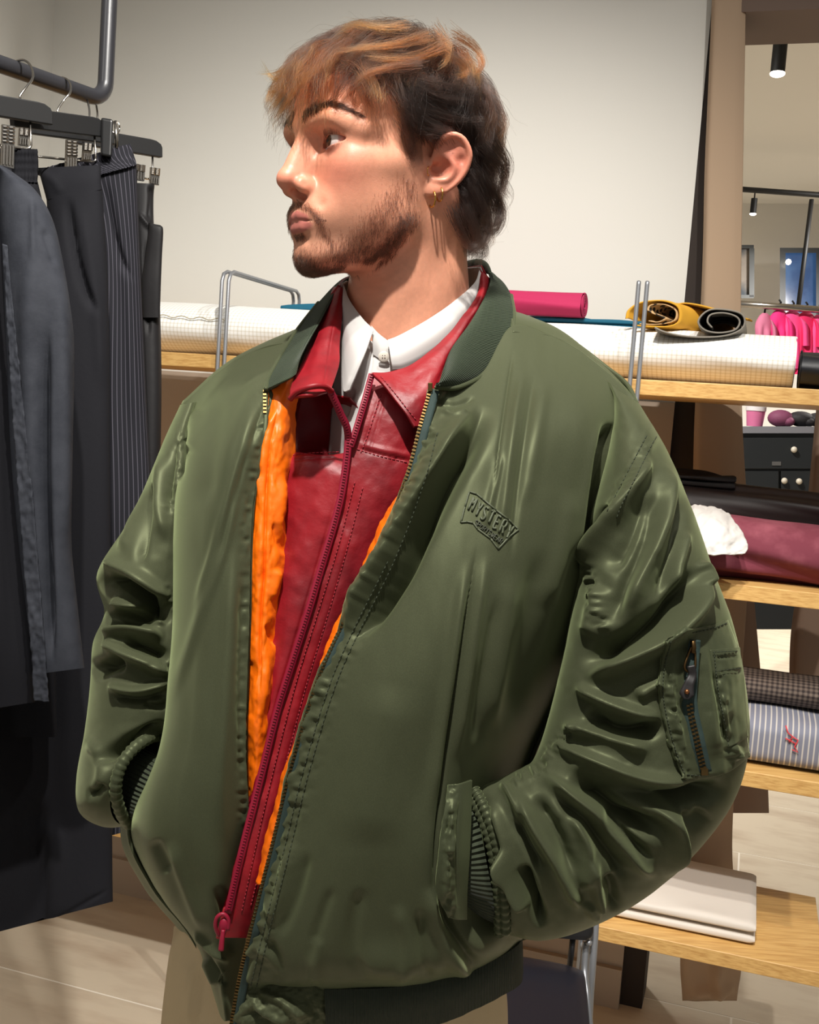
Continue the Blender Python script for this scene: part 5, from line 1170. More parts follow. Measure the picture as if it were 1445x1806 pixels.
# sleeves
SLL = [(1070, 672, 1128, 712, 1.085, .03, 0), (1082, 715, 1152, 752, 1.07, .06, 0), (1074, 790, 1180, 800, 1.055, .082, 0), (1046, 900, 1222, 900, 1.03, .09, 0), (1022, 1010, 1260, 1010, 1.015, .095, 0), (1005, 1100, 1291, 1095, 1.005, .095, 0), (985, 1200, 1312, 1190, 1.0, .095, 0), (960, 1295, 1322, 1300, .995, .095, 0), (942, 1340, 1300, 1400, .99, .095, 0), (926, 1352, 1240, 1490, .985, .092, 0), (902, 1364, 1150, 1575, .978, .085, 0), (880, 1374, 1050, 1632, .972, .078, 6), (852, 1386, 960, 1658, .968, .066, 14), (836, 1394, 892, 1648, .966, .052, 22)]
FSL = [
    ([(1024, 1020), (1040, 988), (1074, 938), (1103, 900), (1130, 853), (1148, 800)], (16, 7), .012), ([(1012, 1000), (1030, 960), (1062, 915), (1078, 890)], 9, -.012), ([(1065, 1010), (1105, 955), (1146, 870)], 14, -.007),
    ([(1181, 810), (1173, 890), (1154, 960), (1120, 1040), (1108, 1100)], 13, .009), ([(1168, 850), (1144, 950), (1096, 1050), (1076, 1110)], 11, -.007), ([(1205, 850), (1200, 930), (1176, 1010), (1150, 1070)], 10, -.006),
    ([(1213, 930), (1193, 1005), (1198, 1042)], 8, .006), ([(1240, 1000), (1226, 1062), (1185, 1115), (1117, 1156), (1030, 1200)], (16, 10), .014), ([(1226, 998), (1208, 1050), (1152, 1104), (1090, 1140), (1020, 1172)], (12, 16), -.020),
    ([(1230, 990), (1244, 1010), (1240, 1040)], 7, .006), ([(1060, 1030), (1050, 1080), (1040, 1130)], 14, .006),
    ([(1012, 1208), (1078, 1241), (1137, 1262), (1172, 1268)], 9, .009), ([(1030, 1258), (1090, 1286), (1145, 1282), (1166, 1268)], (11, 13), -.017), ([(985, 1280), (1050, 1290), (1100, 1306), (1150, 1330)], 11, .009),
    ([(1010, 1352), (1080, 1384), (1167, 1414), (1226, 1404), (1292, 1384)], (13, 13), -.020), ([(965, 1305), (1060, 1348), (1140, 1374), (1230, 1376)], 9, .008), ([(1120, 1230), (1150, 1212), (1175, 1200)], 10, .005),
    ([(1000, 1345), (1070, 1377), (1128, 1405), (1174, 1430), (1190, 1467), (1186, 1517), (1170, 1552)], (12, 12), .014), ([(1005, 1362), (1062, 1407), (1108, 1445), (1147, 1457), (1170, 1436)], (13, 13), -.022),
    ([(950, 1362), (1003, 1400), (1050, 1432), (1089, 1478), (1128, 1525), (1165, 1552)], 9, .009), ([(975, 1395), (1030, 1450), (1075, 1505), (1110, 1555)], 9, -.008), ([(1060, 1432), (1110, 1480), (1150, 1520)], 9, -.010),
    ([(910, 1392), (942, 1455), (980, 1517), (1011, 1579), (1027, 1612)], 8, .010), ([(940, 1400), (985, 1470), (1012, 1548)], 9, -.008), ([(1008, 1424), (1036, 1494), (1028, 1575)], 9, .008), ([(1046, 1505), (1050, 1563), (1062, 1612)], 8, .008), ([(1036, 1590), (1046, 1610), (1060, 1616)], 8, .004),
    ([(1070, 1540), (1085, 1580), (1084, 1610)], 9, -.007), ([(920, 1525), (934, 1571), (958, 1634)], (8, 7), -.022), ([(890, 1490), (911, 1563), (934, 1608)], 7, .012), ([(868, 1410), (895, 1490), (900, 1560)], 7, .006), ([(905, 1440), (930, 1490), (960, 1540)], 7, -.006),
    ([(880, 1382), (900, 1400), (925, 1450)], 6, .005), ([(1200, 1440), (1225, 1450), (1250, 1430)], 12, -.006), ([(1290, 1110), (1270, 1230), (1250, 1350)], 20, .003)]
PK = [[(1034, 1000), (1048, 1040), (1056, 1080), (1066, 1115)], [(1036, 1280), (1000, 1300), (966, 1330)], [(960, 1350), (935, 1365), (905, 1376)]]
def sl_bump(x, y):
    return pleat(x, y, PK, 11, .004, 7, 5, 4) + strokes(x, y, [([(1152, 762), (1132, 800), (1105, 852), (1086, 890), (1076, 912)], 14, .0016, 'flat')]) + pleat(x, y, [[(1140, 790), (1105, 852), (1078, 908)]], 14, .0012, 6, 4, 9) + .0012 * fbm2(x / 50, y / 50, 8)
FSL = [(a[0], tuple(1.15 * v for v in a[1]) if isinstance(a[1], tuple) else 1.15 * a[1], 1.5 * a[2]) + tuple(a[3:]) for a in FSL]
o = limb('sleeve', SLL, m_ny, bj, 420, 260, FSL, power=2.1, bump=sl_bump); SLEEVE = o; reg(o, 'SL')
SRL = [(352, 708, 318, 714, 1.205, .05, 0), (338, 780, 292, 770, 1.195, .072, 0), (345, 850, 264, 838, 1.175, .075, 0), (350, 930, 228, 918, 1.165, .082, 0), (350, 1010, 172, 1010, 1.155, .086, 0), (350, 1085, 184, 1080, 1.15, .08, 0), (350, 1140, 164, 1135, 1.145, .086, 0), (345, 1210, 159, 1210, 1.14, .086, 0), (330, 1265, 150, 1290, 1.135, .085, -6), (310, 1285, 138, 1372, 1.125, .082, -16), (298, 1290, 146, 1432, 1.115, .078, -28), (288, 1294, 186, 1458, 1.108, .07, -40), (280, 1297, 228, 1457, 1.10, .058, -50)]
FSR = [([(172, 1016), (220, 1036), (257, 1060), (292, 1068)], (12, 12), -.022), ([(176, 990), (242, 1016), (302, 1062)], 9, .010), ([(196, 1058), (221, 1064), (254, 1074)], 7, .007), ([(186, 1092), (242, 1088), (306, 1078)], (11, 11), -.026), ([(232, 1098), (262, 1090), (294, 1098)], 6, .010),
       ([(182, 1126), (224, 1114), (292, 1124)], 9, .012), ([(178, 1132), (220, 1149), (263, 1170), (302, 1196)], 9, .012), ([(220, 1130), (262, 1146), (300, 1160)], 8, -.014), ([(160, 1185), (196, 1170), (222, 1166)], (11, 12), -.016), ([(188, 1208), (242, 1219), (302, 1200)], 7, .009), ([(196, 1226), (250, 1232), (300, 1222)], 6, -.006),
       ([(166, 1348), (220, 1310), (296, 1276)], (8, 9), -.014), ([(152, 1300), (180, 1350), (168, 1410)], 10, .004), ([(252, 780), (232, 900), (212, 980)], 8, .008), ([(268, 850), (252, 940), (246, 1000)], 8, -.008), ([(290, 800), (280, 880), (292, 960)], 9, .005), ([(150, 1400), (168, 1398), (184, 1380)], 7, -.008),
       ([(316, 770), (300, 840), (304, 900)], 7, -.008), ([(240, 860), (215, 960)], 7, -.005), ([(250, 1240), (280, 1246), (306, 1240)], 5, -.004)]
FSR = [(a[0], tuple(1.1 * v for v in a[1]) if isinstance(a[1], tuple) else 1.1 * a[1], 1.4 * a[2]) + tuple(a[3:]) for a in FSR]
o = limb('sleeve', SRL, m_ny, bj, 320, 200, FSR, power=2.1, bump=lambda x, y: pleat(x, y, [[(318, 770), (310, 830), (300, 900)], [(270, 1170), (300, 1176)], [(296, 1040), (302, 1070)]], 10, .003, 7, 5, 4) + .001 * fbm2(x / 50, y / 50, 18)); reg(o, 'SR')
# rolled ends of the sleeves and ribbed cuffs going into the pockets
b = MB(); q = path([(836, 1392, .935), (852, 1420, .925), (872, 1470, .918), (884, 1530, .918), (890, 1590, .925), (892, 1646, .94)], 90)
b.tube(P(q[:, 0], q[:, 1], q[:, 2]), 0.0046 * (1 + .16 * np.sin(np.arange(90) * 1.6)), 12)
q2 = q + np.array([-11, 2, .004]); b2 = MB(); b2.tube(P(q2[:, 0], q2[:, 1], q2[:, 2]), 0.0042 * (1 + .18 * np.sin(np.arange(90) * 1.7)), 12)
b.build('cuff_seam', m_nyd, SLEEVE); b2.build('cuff_seam', m_nyd, SLEEVE)
limb('cuff', [(856, 1400, 872, 1636, .962, .04), (836, 1402, 880, 1632, .96, .042), (822, 1410, 872, 1628, .955, .044), (806, 1425, 850, 1618, .952, .04), (780, 1450, 820, 1600, .95, .035)][1:], m_ribc, bj, 60, 160, power=2.2)
b = MB(); q = path([(283, 1296, 1.098), (262, 1302, 1.07), (234, 1322, 1.05), (212, 1354, 1.041), (204, 1392, 1.043), (212, 1430, 1.06), (228, 1457, 1.095)], 70)
b.tube(P(q[:, 0], q[:, 1], q[:, 2]), 0.0058 * (1 + .12 * np.sin(np.arange(70) * 1.9)), 12); b.build('cuff_seam', m_nyd, bj)
limb('cuff', [(262, 1316, 222, 1440, 1.11, .03, -26), (284, 1328, 232, 1446, 1.10, .032, -24), (304, 1342, 246, 1452, 1.085, .034, -20), (330, 1360, 272, 1462, 1.07, .034, -10)], m_ribc, bj, 60, 120, power=2.2)
# collar, hem band, front tab
CB = [(769, 682, .968), (812, 681, .985), (871, 645, 1.035), (906, 575, 1.085), (902, 520, 1.14), (860, 480, 1.2), (760, 480, 1.25), (660, 500, 1.25), (612, 488, 1.2), (562, 533, 1.14), (520, 588, 1.09), (477, 660, 1.03), (469, 686, .998)]
CT = [(774, 676, .965), (783, 648, .972), (798, 612, .998), (830, 568, 1.035), (860, 512, 1.085), (864, 480, 1.13), (846, 460, 1.18), (790, 470, 1.21), (690, 475, 1.18), (612, 496, 1.125), (559, 578, 1.045), (532, 628, 1.0), (523, 660, .985)]
rows = []
for f, bl in ((0, 0), (.2, .006), (.5, .011), (.8, .009), (1.0, 0), (.86, -.008), (.4, -.01)):
    rows.append([(a[0] + (c[0] - a[0]) * f, a[1] + (c[1] - a[1]) * f, a[2] + (c[2] - a[2]) * f - bl * (1 if True else 0)) for a, c in zip(CB, CT)])
sheet('collar', rows, m_rib, bj, 60, 240, thick=.002, flip=False)
HT_ = [(572, 1744, .958), (640, 1744, .955), (720, 1738, .958), (800, 1722, .968), (870, 1694, .988), (915, 1665, 1.03), (922, 1645, 1.09)]
HB_ = [(576, 1850, .985), (640, 1838, .982), (720, 1820, .985), (800, 1797, .995), (870, 1766, 1.012), (916, 1738, 1.05), (924, 1716, 1.11)]
sheet('hem_band', [[(a[0] + (c[0] - a[0]) * f, a[1] + (c[1] - a[1]) * f, a[2] + (c[2] - a[2]) * f - .012 * math.sin(pi * f)) for a, c in zip(HT_, HB_)] for f in (0, .25, .5, .75, 1)], m_ribh, bj, 60, 240, thick=.004, bump=lambda x, y: .0006 * fbm2(x / 30, y / 40, 3))
sheet('hem_tab', [[(420, 1722, .972), (450, 1728, .968), (510, 1732, .964), (578, 1728, .962)], [(408, 1790, .972), (445, 1790, .962), (510, 1790, .958), (577, 1790, .962)], [(398, 1850, .985), (440, 1850, .978), (510, 1850, .976), (578, 1850, .985)]], m_ny, bj, 80, 100,
      [([(440, 1760), (470, 1790), (520, 1800)], 8, .005), ([(450, 1748), (500, 1766), (540, 1800)], 8, .006), ([(430, 1780), (480, 1812), (500, 1840)], 9, -.005), ([(540, 1755), (560, 1800)], 6, -.003)], thick=.004, wrinkle=(.0015, 16, 14))
for cq in (CB[:5], CB[9:]):
    b = MB(); q = path(cq, 60); b.tube(P(q[:, 0], q[:, 1] + 1, q[:, 2] - .004), .0022, 8); b.build('collar_seam', m_nyd, bj)
# pocket welt with its stitched edge
sheet('pocket_welt', [[(792, 1384, .893), (812, 1382, .895), (833, 1376, .905)], [(782, 1440, .884), (804, 1442, .886), (832, 1440, .905)], [(774, 1510, .88), (800, 1512, .884), (829, 1512, .905)], [(770, 1570, .885), (796, 1572, .889), (825, 1572, .91)], [(790, 1618, .898), (806, 1622, .903), (824, 1622, .92)]], m_nyd, bj, 120, 40,
      [([(800, 1400), (790, 1500), (786, 1600)], 4, .003), ([(812, 1390), (806, 1500), (808, 1610)], 3, -.002, 'sharp'), ([(796, 1430), (788, 1470)], 4, -.004), ([(800, 1470), (794, 1520)], 4, .003)], thick=.002, bump=lambda x, y: pleat(x, y, [[(800, 1390), (790, 1500), (792, 1610)]], 9, .002, 9, 5, 2))
# orange lining
lin_rows = [[(472, 692, 1.003), (484, 684, 1.0), (506, 672, 1.004), (526, 660, 1.02)], [(470, 765, .989), (482, 765, .985), (500, 765, .992), (520, 760, 1.02)], [(448, 860, .981), (468, 860, .975), (492, 860, .982), (516, 860, 1.012)], [(442, 980, .976), (462, 980, .968), (486, 980, .974), (512, 980, 1.004)],
            [(443, 1080, .973), (458, 1080, .965), (476, 1080, .970), (500, 1080, 1.0)], [(436, 1200, .970), (454, 1200, .960), (472, 1200, .963), (494, 1200, .99)], [(434, 1300, .969), (448, 1300, .960), (462, 1300, .962), (486, 1300, .985)], [(438, 1390, .976), (446, 1390, .968), (454, 1390, .968), (470, 1390, .982)], [(441, 1450, .988), (446, 1450, .982), (450, 1450, .98), (456, 1450, .985)]]
sheet('lining', lin_rows, m_org, bj, 320, 60, [([(496, 700), (478, 780), (470, 860), (466, 1000), (458, 1120), (460, 1250)], 5, -.006, 'sharp'), ([(486, 720), (462, 840)], 5, .004), ([(500, 830), (492, 900), (496, 960)], 6, .004), ([(480, 920), (500, 980)], 5, -.003), ([(488, 1000), (478, 1060)], 5, .004), ([(470, 1100), (486, 1140)], 4, -.004)],
      thick=.002, bump=lambda x, y: .0016 * fbm2(x / 15, y / 34, 33) + .0016 * np.abs(np.sin((x * 1.4 + y * .55) / 24)))
sheet('lining', [[(714, 852, .944), (710, 858, .95), (708, 864, .96)], [(694, 905, .938), (686, 905, .944), (680, 905, .956)], [(666, 975, .933), (656, 975, .938), (648, 975, .95)], [(636, 1045, .929), (626, 1045, .933), (618, 1045, .945)], [(600, 1115, .926), (592, 1115, .93), (586, 1112, .94)], [(567, 1195, .923), (562, 1195, .928), (558, 1190, .935)],
                 [(532, 1290, .926), (529, 1290, .93), (526, 1288, .936)], [(508, 1370, .928), (501, 1372, .932), (496, 1370, .94)], [(486, 1470, .936), (476, 1470, .94), (470, 1470, .948)], [(462, 1560, .944), (455, 1560, .947), (451, 1556, .952)]], m_org, bj, 240, 16, thick=.0015, bump=lambda x, y: .001 * fbm2(x / 12, y / 22, 31))
# main zip: tape, brass teeth and top stops
q = path([(x + 3, y) for x, y in ZR], 200); DZ = np.interp(q[:, 1], [686, 755, 850, 985, 1170, 1340, 1490, 1640, 1735, 1830], [.972, .952, .937, .927, .917, .922, .932, .942, .966, .98])
ZP = P(q[:, 0], q[:, 1], DZ - .002); q2 = P(q[:, 0] + 9, q[:, 1] + 3, DZ - .0035)
zt = tape('zip_tape', q2, 0.0034, m_tape, bj); teeth('zip_teeth', P(q[:, 0] - 1, q[:, 1], DZ - .0036), m_brass, zt, (0.0016, 0.0032, 0.0020), 0.0034)
q = path([(x - 3, y) for x, y in ZL], 120); DZ = np.interp(q[:, 1], [690, 765, 900, 1100, 1300, 1450], [1.0, .985, .975, .968, .965, .985]); ZP2 = P(q[:, 0], q[:, 1], DZ - .003)[:18]
zt2 = tape('zip_tape', P(q[:, 0] + 2, q[:, 1], DZ - .002), 0.002, m_nyd, bj); teeth('zip_teeth', ZP2, m_brass, zt2, (0.0019, 0.003, 0.0022), 0.0036)
b = MB(); c = P(759, 683, .966); b.box8([c + RT * x + UP * y + FW * z for z in (.002, -.002) for x, y in ((-.002, -.004), (.002, -.004), (.002, .004), (-.002, .004))]); b.build('zip_stop', m_brass, zt, smooth=False, bevel=.0006)
# seams
stitch('stitching', 'FL', [[(x + 34, y + 8) for x, y in ZR[1:9]], [(x + 24, y + 6) for x, y in ZR[3:9]]], bj, dash=9)
stitch('stitching', 'SL', [[(1158, 770), (1146, 792), (1120, 845), (1098, 888), (1087, 916)], [(1141, 768), (1118, 812), (1090, 866), (1070, 902)]], SLEEVE, dash=8)

# ---- sleeve pocket with zip, on the arm nearest the viewer
pk = patch_on('sleeve_pocket', 'SL', [[(1180, 1128), (1215, 1112), (1255, 1104), (1284, 1092)], [(1166, 1180), (1210, 1170), (1262, 1160), (1304, 1150)], [(1166, 1235), (1214, 1232), (1268, 1228), (1312, 1222)], [(1184, 1312), (1226, 1310), (1278, 1300), (1318, 1290)], [(1206, 1372), (1240, 1374), (1285, 1362), (1324, 1334)]], m_nyd, SLEEVE, 150, 100, lift=.006, thick=.005,
              folds=[([(1196, 1140), (1186, 1190), (1190, 1250), (1210, 1350)], 8, .003), ([(1180, 1250), (1200, 1300)], 6, .003), ([(1256, 1180), (1270, 1240), (1282, 1320)], 5, -.003), ([(1290, 1310), (1305, 1340)], 7, .006), ([(1240, 1130), (1250, 1230), (1262, 1330)], 9, .003)],
              bump=lambda x, y: pleat(x, y, [[(1180, 1190), (1192, 1290), (1208, 1366)], [(1270, 1180), (1284, 1260), (1292, 1340)]], 10, .0025, 8, 5, 12)); reg(pk, 'PK')
fl_ = patch_on('pocket_flap', 'PK', [[(1254, 1146), (1275, 1144), (1306, 1142)], [(1258, 1176), (1282, 1174), (1309, 1168)], [(1262, 1210), (1288, 1206), (1313, 1196)], [(1272, 1260), (1292, 1256), (1316, 1246)], [(1284, 1318), (1300, 1312), (1320, 1300)]], m_nyd, SLEEVE, 80, 40, lift=.002, thick=.002,
               folds=[([(1262, 1160), (1305, 1158)], 3, -.0016), ([(1268, 1186), (1310, 1182)], 3, -.0016), ([(1275, 1220), (1284, 1300)], 4, .002)])
stitch('stitching', 'PK', [[(1184, 1132), (1172, 1180), (1171, 1235), (1188, 1310), (1208, 1366)], [(1222, 1116), (1258, 1108), (1284, 1098)], [(1212, 1366), (1240, 1369)]], SLEEVE, dash=6)
stitch('stitching', 'PK', [[(1258, 1150), (1304, 1148)], [(1262, 1184), (1308, 1178)], [(1260, 1150), (1266, 1210), (1276, 1262), (1286, 1316)]], SLEEVE, dash=6, lift=.005)
zp_ = path([(1222, 1128), (1218, 1180), (1216, 1240), (1228, 1300), (1242, 1362)], 60); ZZ = on('PK', zp_, .0022)
zt3 = tape('sleeve_zip', ZZ, .0066, m_tape, SLEEVE); zi = ZZ[30:]
for k, s in ((0, -1), (1, 1)):
    d = np.gradient(zi, axis=0); w = np.cross(d, CAM - zi); w /= np.linalg.norm(w, axis=1)[:, None]; teeth('zip_teeth', zi + w * .0014 * s + d * (.5 * k) - FW * .001, m_brass, zt3, (.0016, .0024, .0018), .0034)
b = MB(); c = on('PK', [(1243, 1360)], .0035)[0]; b.box8([c + RT * x + UP * y + FW * z for z in (.001, -.001) for x, y in ((-.003, -.0035), (.003, -.0035), (.003, .0035), (-.003, .0035))]); b.build('zip_stop', m_brass, zt3, smooth=False, bevel=.0005)
b = MB(); q = on('PK', [(1220, 1136), (1226, 1150), (1226, 1176), (1218, 1186), (1208, 1178), (1212, 1160), (1220, 1140)], .006, 30); b.tube(q, .0011, 8); q = on('PK', [(1222, 1130), (1224, 1142), (1222, 1152)], .007); b.tube(q, .0022, 10)
b.build('zip_slider', mat('dark brass', (96, 74, 46), .4, metal=1.0), zt3)
q = path([(1219, 1174), (1222, 1190), (1216, 1206), (1212, 1222), (1211, 1233)], 24); wd2 = np.interp(np.linspace(0, 1, 24), [0, .25, .5, .8, 1], [.0032, .0034, .0040, .0062, .0022])
Q = on('PK', q, .0085); d = np.gradient(Q, axis=0); w = np.cross(d, CAM - Q); w /= np.linalg.norm(w, axis=1)[:, None]
G = np.stack([Q + w * wd2[:, None] * t for t in (-1, -.5, 0, .5, 1)], 1); np_mesh('leather_pull', G.reshape(-1, 3), grid_faces(24, 5), m_ltab, zt3, grid_uv(G), thick=.003, off=0)
b = MB(); c = on('PK', [(1212, 1220)], .0108)[0]; b.sph(c, .0022, 14, 8); b.build('rivet', mat('copper rivet', (150, 96, 62), .35, metal=.9), zt3)
# ---- tone-on-tone embroidered badge on the chest
m_emb = mat('olive embroidery thread', (86, 92, 70), .55, bump=(1400, .4, .0005)); m_embd = mat('dark olive embroidery thread', (56, 60, 44), .55)
bd_ = MB(); out = [(828, 867), (820, 894), (813, 921), (824, 920), (835, 922), (843, 933), (866, 950), (879, 968), (899, 946), (915, 934), (897, 916), (876, 900), (852, 880), (841, 871), (828, 867)]
for i in range(len(out) - 1): bd_.tube(on('FL', [out[i], out[i + 1]], .0008, 5), .0008, 6)
badge = bd_.build('embroidered_badge', m_emb, bj)
GL = {'M': [[(0, 1), (0, 0), (.5, .5), (1, 0), (1, 1)]], 'Y': [[(0, 0), (.5, .5), (1, 0)], [(.5, .5), (.5, 1)]], 'S': [[(1, .1), (.3, 0), (0, .25), (.5, .5), (1, .72), (.7, 1), (0, .92)]], 'T': [[(0, .1), (.5, 0), (1, .1)], [(.5, 0), (.5, 1)]],
      'E': [[(1, .05), (.1, 0), (0, .5), (.1, 1), (1, .95)], [(0, .5), (.8, .5)]], 'R': [[(0, 1), (0, .05), (.8, 0), (1, .25), (.7, .5), (0, .5)], [(.5, .5), (1, 1)]], 'O': [[(.5, 0), (0, .3), (0, .7), (.5, 1), (1, .7), (1, .3), (.5, 0)]], 'P': [[(0, 1), (0, 0), (.9, .05), (1, .3), (.8, .5), (0, .5)]], 'W': [[(0, 0), (.25, 1), (.5, .4), (.75, 1), (1, 0)]], 'A': [[(0, 1), (.5, 0), (1, 1)], [(.22, .62), (.78, .62)]]}
def write(word, spots, w, h, ang, r, m, name):
    for chx, (x, y) in zip(word, spots):
        b = MB()
        for pl in GL[chx]:
            q = [(x + (a - .5) * w * cos(ang) - (c2 - .5) * h * sin(ang), y + (a - .5) * w * sin(ang) + (c2 - .5) * h * cos(ang)) for a, c2 in pl]
            b.tube(on('FL', q, .0010, len(q) * 4), r, 6)
        b.build(name, m, badge)
write('MYSTERY', [(834, 889), (845, 898), (855, 905), (867, 911), (877, 921), (888, 929), (899, 938)], 7, 23, radians(24), .0010, m_emb, 'letter')
write('SPORTSWEAR', [(840 + 4.9 * i, 922 + 3.6 * i) for i in range(10)], 4.0, 9, radians(34), .0005, m_embd, 'small_letter')

# ---- red leather jacket under it
rj = bpy.data.objects.new('leather_jacket', None); SC.collection.objects.link(rj); rj.parent = person; rj['label'] = 'red leather jacket with open collar and magenta zip'
RZ = [(617, 775), (606, 850), (592, 915), (570, 990), (545, 1075), (515, 1170), (490, 1250), (465, 1350), (445, 1430), (425, 1510), (400, 1610), (388, 1654)]
RZD = [.992, .985, .982, .978, .974, .972, .970, .964, .958, .955, .958, .963]
rows = []
for (x, y), D in zip(RZ, RZD):
    l = np.interp(y, [775, 900, 1000, 1100, 1250, 1400, 1654], [470, 468, 462, 452, 444, 432, 400]); l = min(l, x - 3)
    rows.append([(l, y, D + .035), (l + (x - l) * .3, y, D + .012), (l + (x - l) * .65, y, D + .001), (x - 1, y, D)])
rows = [[(508, 650, 1.09), (535, 660, 1.08), (565, 690, 1.06), (600, 700, 1.02)], [(495, 725, 1.05), (520, 735, 1.045), (565, 740, 1.045), (610, 745, 1.0)]] + rows
RFl = [([(450, 742), (530, 748), (590, 752), (660, 756)], 44, -.04), ([(505, 812), (550, 806), (604, 803)], 2.5, -.002, 'sharp'), ([(505, 803), (550, 797), (604, 795)], 5, .0015), ([(600, 850), (570, 960), (520, 1130), (480, 1270), (440, 1440)], 3, -.0008)]
o = sheet('front_panel', rows, m_lea, rj, 420, 80, RFl, thick=.0025, wrinkle=(.0018, 60, 70)); reg(o, 'RL')
rows = []
for (x, y), D in zip(RZ, RZD):
    r = np.interp(y, [755, 860, 985, 1170, 1340, 1490, 1640, 1660], [790, 750, 690, 600, 542, 500, 462, 455]); r = max(r, x + 6)
    rows.append([(x + 1, y, D), (x + (r - x) * .3, y, D - .004 + .002), (x + (r - x) * .6, y, D + .002), (r, y, D + .014)])
rows = [[(657, 662, 1.012), (690, 670, 1.012), (730, 680, 1.015), (800, 690, 1.03)], [(640, 712, 1.002), (690, 716, .998), (740, 722, 1.0), (800, 730, 1.02)]] + rows
RFr = [([(628, 788), (665, 800), (735, 816)], 2.5, -.002, 'sharp'), ([(628, 780), (665, 791), (735, 806)], 5, .0015), ([(672, 690), (650, 760), (636, 800)], 3, -.0012, 'sharp'), ([(682, 692), (660, 770), (650, 800)], 3, -.001, 'sharp'), ([(628, 850), (600, 960), (560, 1090), (520, 1220), (470, 1420), (428, 1610)], 3, -.0012, 'sharp'), ([(640, 860), (612, 970), (574, 1100), (536, 1225), (486, 1420), (442, 1610)], 3, -.001, 'sharp'), ([(612, 850), (580, 960), (540, 1090), (500, 1225), (452, 1420), (410, 1610)], 4, .0012)]
o = sheet('front_panel', rows, m_lea, rj, 420, 60, RFr, thick=.0025, wrinkle=(.0014, 50, 60)); reg(o, 'RR')
m_rth = mat('red thread on leather', (150, 30, 44), .7)
stitch('stitching', 'RR', [[(672, 696), (650, 764), (636, 800)], [(626, 850), (598, 960), (558, 1090), (518, 1220), (468, 1420), (426, 1610)], [(640, 860), (612, 970), (574, 1100), (536, 1225), (486, 1420), (442, 1600)], [(630, 792), (665, 803), (720, 816)]], rj, m_rth, .0005, 7)
stitch('stitching', 'RL', [[(508, 804), (550, 799), (600, 797)]], rj, m_rth, .0005, 7)
q = path([(583, 690), (600, 728), (614, 768), (606, 850), (592, 915), (570, 990), (545, 1075), (515, 1170), (490, 1250), (465, 1350), (445, 1430), (425, 1510), (402, 1610)], 200)
DD = np.interp(q[:, 1], [690, 728, 775, 850, 915, 990, 1075, 1170, 1250, 1350, 1430, 1510, 1610], [.964, .974, .986, .983, .98, .976, .972, .970, .968, .962, .956, .953, .956]); ZQ = P(q[:, 0], q[:, 1], DD - .003)
zr = tape('zip_tape', ZQ, .0034, m_mgz, rj); teeth('zip_teeth', ZQ - FW * .0014, m_mgz, zr, (.0013, .0026, .0014), .0026)
q = path([(657, 660), (643, 712), (626, 768), (619, 788)], 50); DD = np.interp(q[:, 1], [660, 712, 768, 860], [1.006, .996, .988, .98]); ZQ = P(q[:, 0] - 1, q[:, 1], DD - .004)
zr2 = tape('zip_tape', ZQ, .003, m_mgz, rj); teeth('zip_teeth', ZQ - FW * .0014, m_mgz, zr2, (.0013, .0026, .0014), .0026)
b = MB(); q = path([(386, 1650, .95), (380, 1634, .946), (383, 1618, .944), (394, 1612, .944), (403, 1622, .945), (402, 1640, .946)], 24); b.tube(P(q[:, 0], q[:, 1], q[:, 2]), .0018, 10); b.sph(P(395, 1632, .946), (.0045, .003, .007), 14, 10); q = path([(394, 1640, .943), (392, 1656, .942), (390, 1676, .942)], 12); b.tube(P(q[:, 0], q[:, 1], q[:, 2]), np.linspace(.0018, .0026, 12), 10)
b.build('zip_puller', m_mgz, zr)
# collar leaves of the leather jacket
RCN = [(606, 506, 1.095), (604, 545, 1.075), (602, 580, 1.055), (600, 615, 1.035), (597, 648, 1.005), (584, 688, .966)]
RCO = [(588, 505, 1.13), (566, 556, 1.095), (545, 606, 1.055), (526, 652, 1.012), (514, 682, .975), (512, 702, .956)]
o = sheet('collar', [[(n_[0] + (o_[0] - n_[0]) * f, n_[1] + (o_[1] - n_[1]) * f, n_[2] + (o_[2] - n_[2]) * f - .016 * math.sin(pi * f)) for f in (0, .3, .6, .85, 1)] for n_, o_ in zip(RCN, RCO)], m_lea, rj, 90, 70, [([(590, 560), (578, 640), (572, 682)], 3, -.001, 'sharp')], thick=.003, wrinkle=(.0012, 40, 40)); reg(o, 'CL')
b = MB(); q = path([(512, 704, .956), (526, 690, .949), (548, 682, .945), (570, 681, .950), (585, 690, .962)], 30); b.tube(P(q[:, 0], q[:, 1], q[:, 2]), .0028, 10); b.build('collar_edge', m_lea, rj)
RIN = [(846, 474, 1.12), (843, 515, 1.085), (812, 568, 1.05), (776, 606, 1.03), (738, 636, 1.015), (694, 654, 1.003), (659, 658, 1.0)]
ROU = [(866, 492, 1.13), (862, 530, 1.098), (834, 590, 1.06), (806, 640, 1.03), (790, 690, 1.005), (765, 745, .985), (732, 753, .972)]
rows = []
for n_, o_ in zip(RIN, ROU): rows.append([(n_[0] + (o_[0] - n_[0]) * f, n_[1] + (o_[1] - n_[1]) * f, n_[2] + (o_[2] - n_[2]) * f - .014 * math.sin(pi * f)) for f in (0, .25, .5, .75, 1)])
rows[-1] = [(657, 657, .998), (671, 672, .988), (690, 695, .98), (712, 724, .974), (732, 753, .972)]
o = sheet('collar', rows, m_lea, rj, 140, 70, [([(840, 520), (790, 600), (740, 645), (700, 668)], 10, .002), ([(846, 540), (800, 620), (765, 690)], 4, -.0012)], thick=.003, wrinkle=(.001, 40, 40)); reg(o, 'CR')
stitch('stitching', 'CR', [[(672, 664), (694, 690), (716, 718), (735, 742)]], rj, m_rth, .0005, 7)
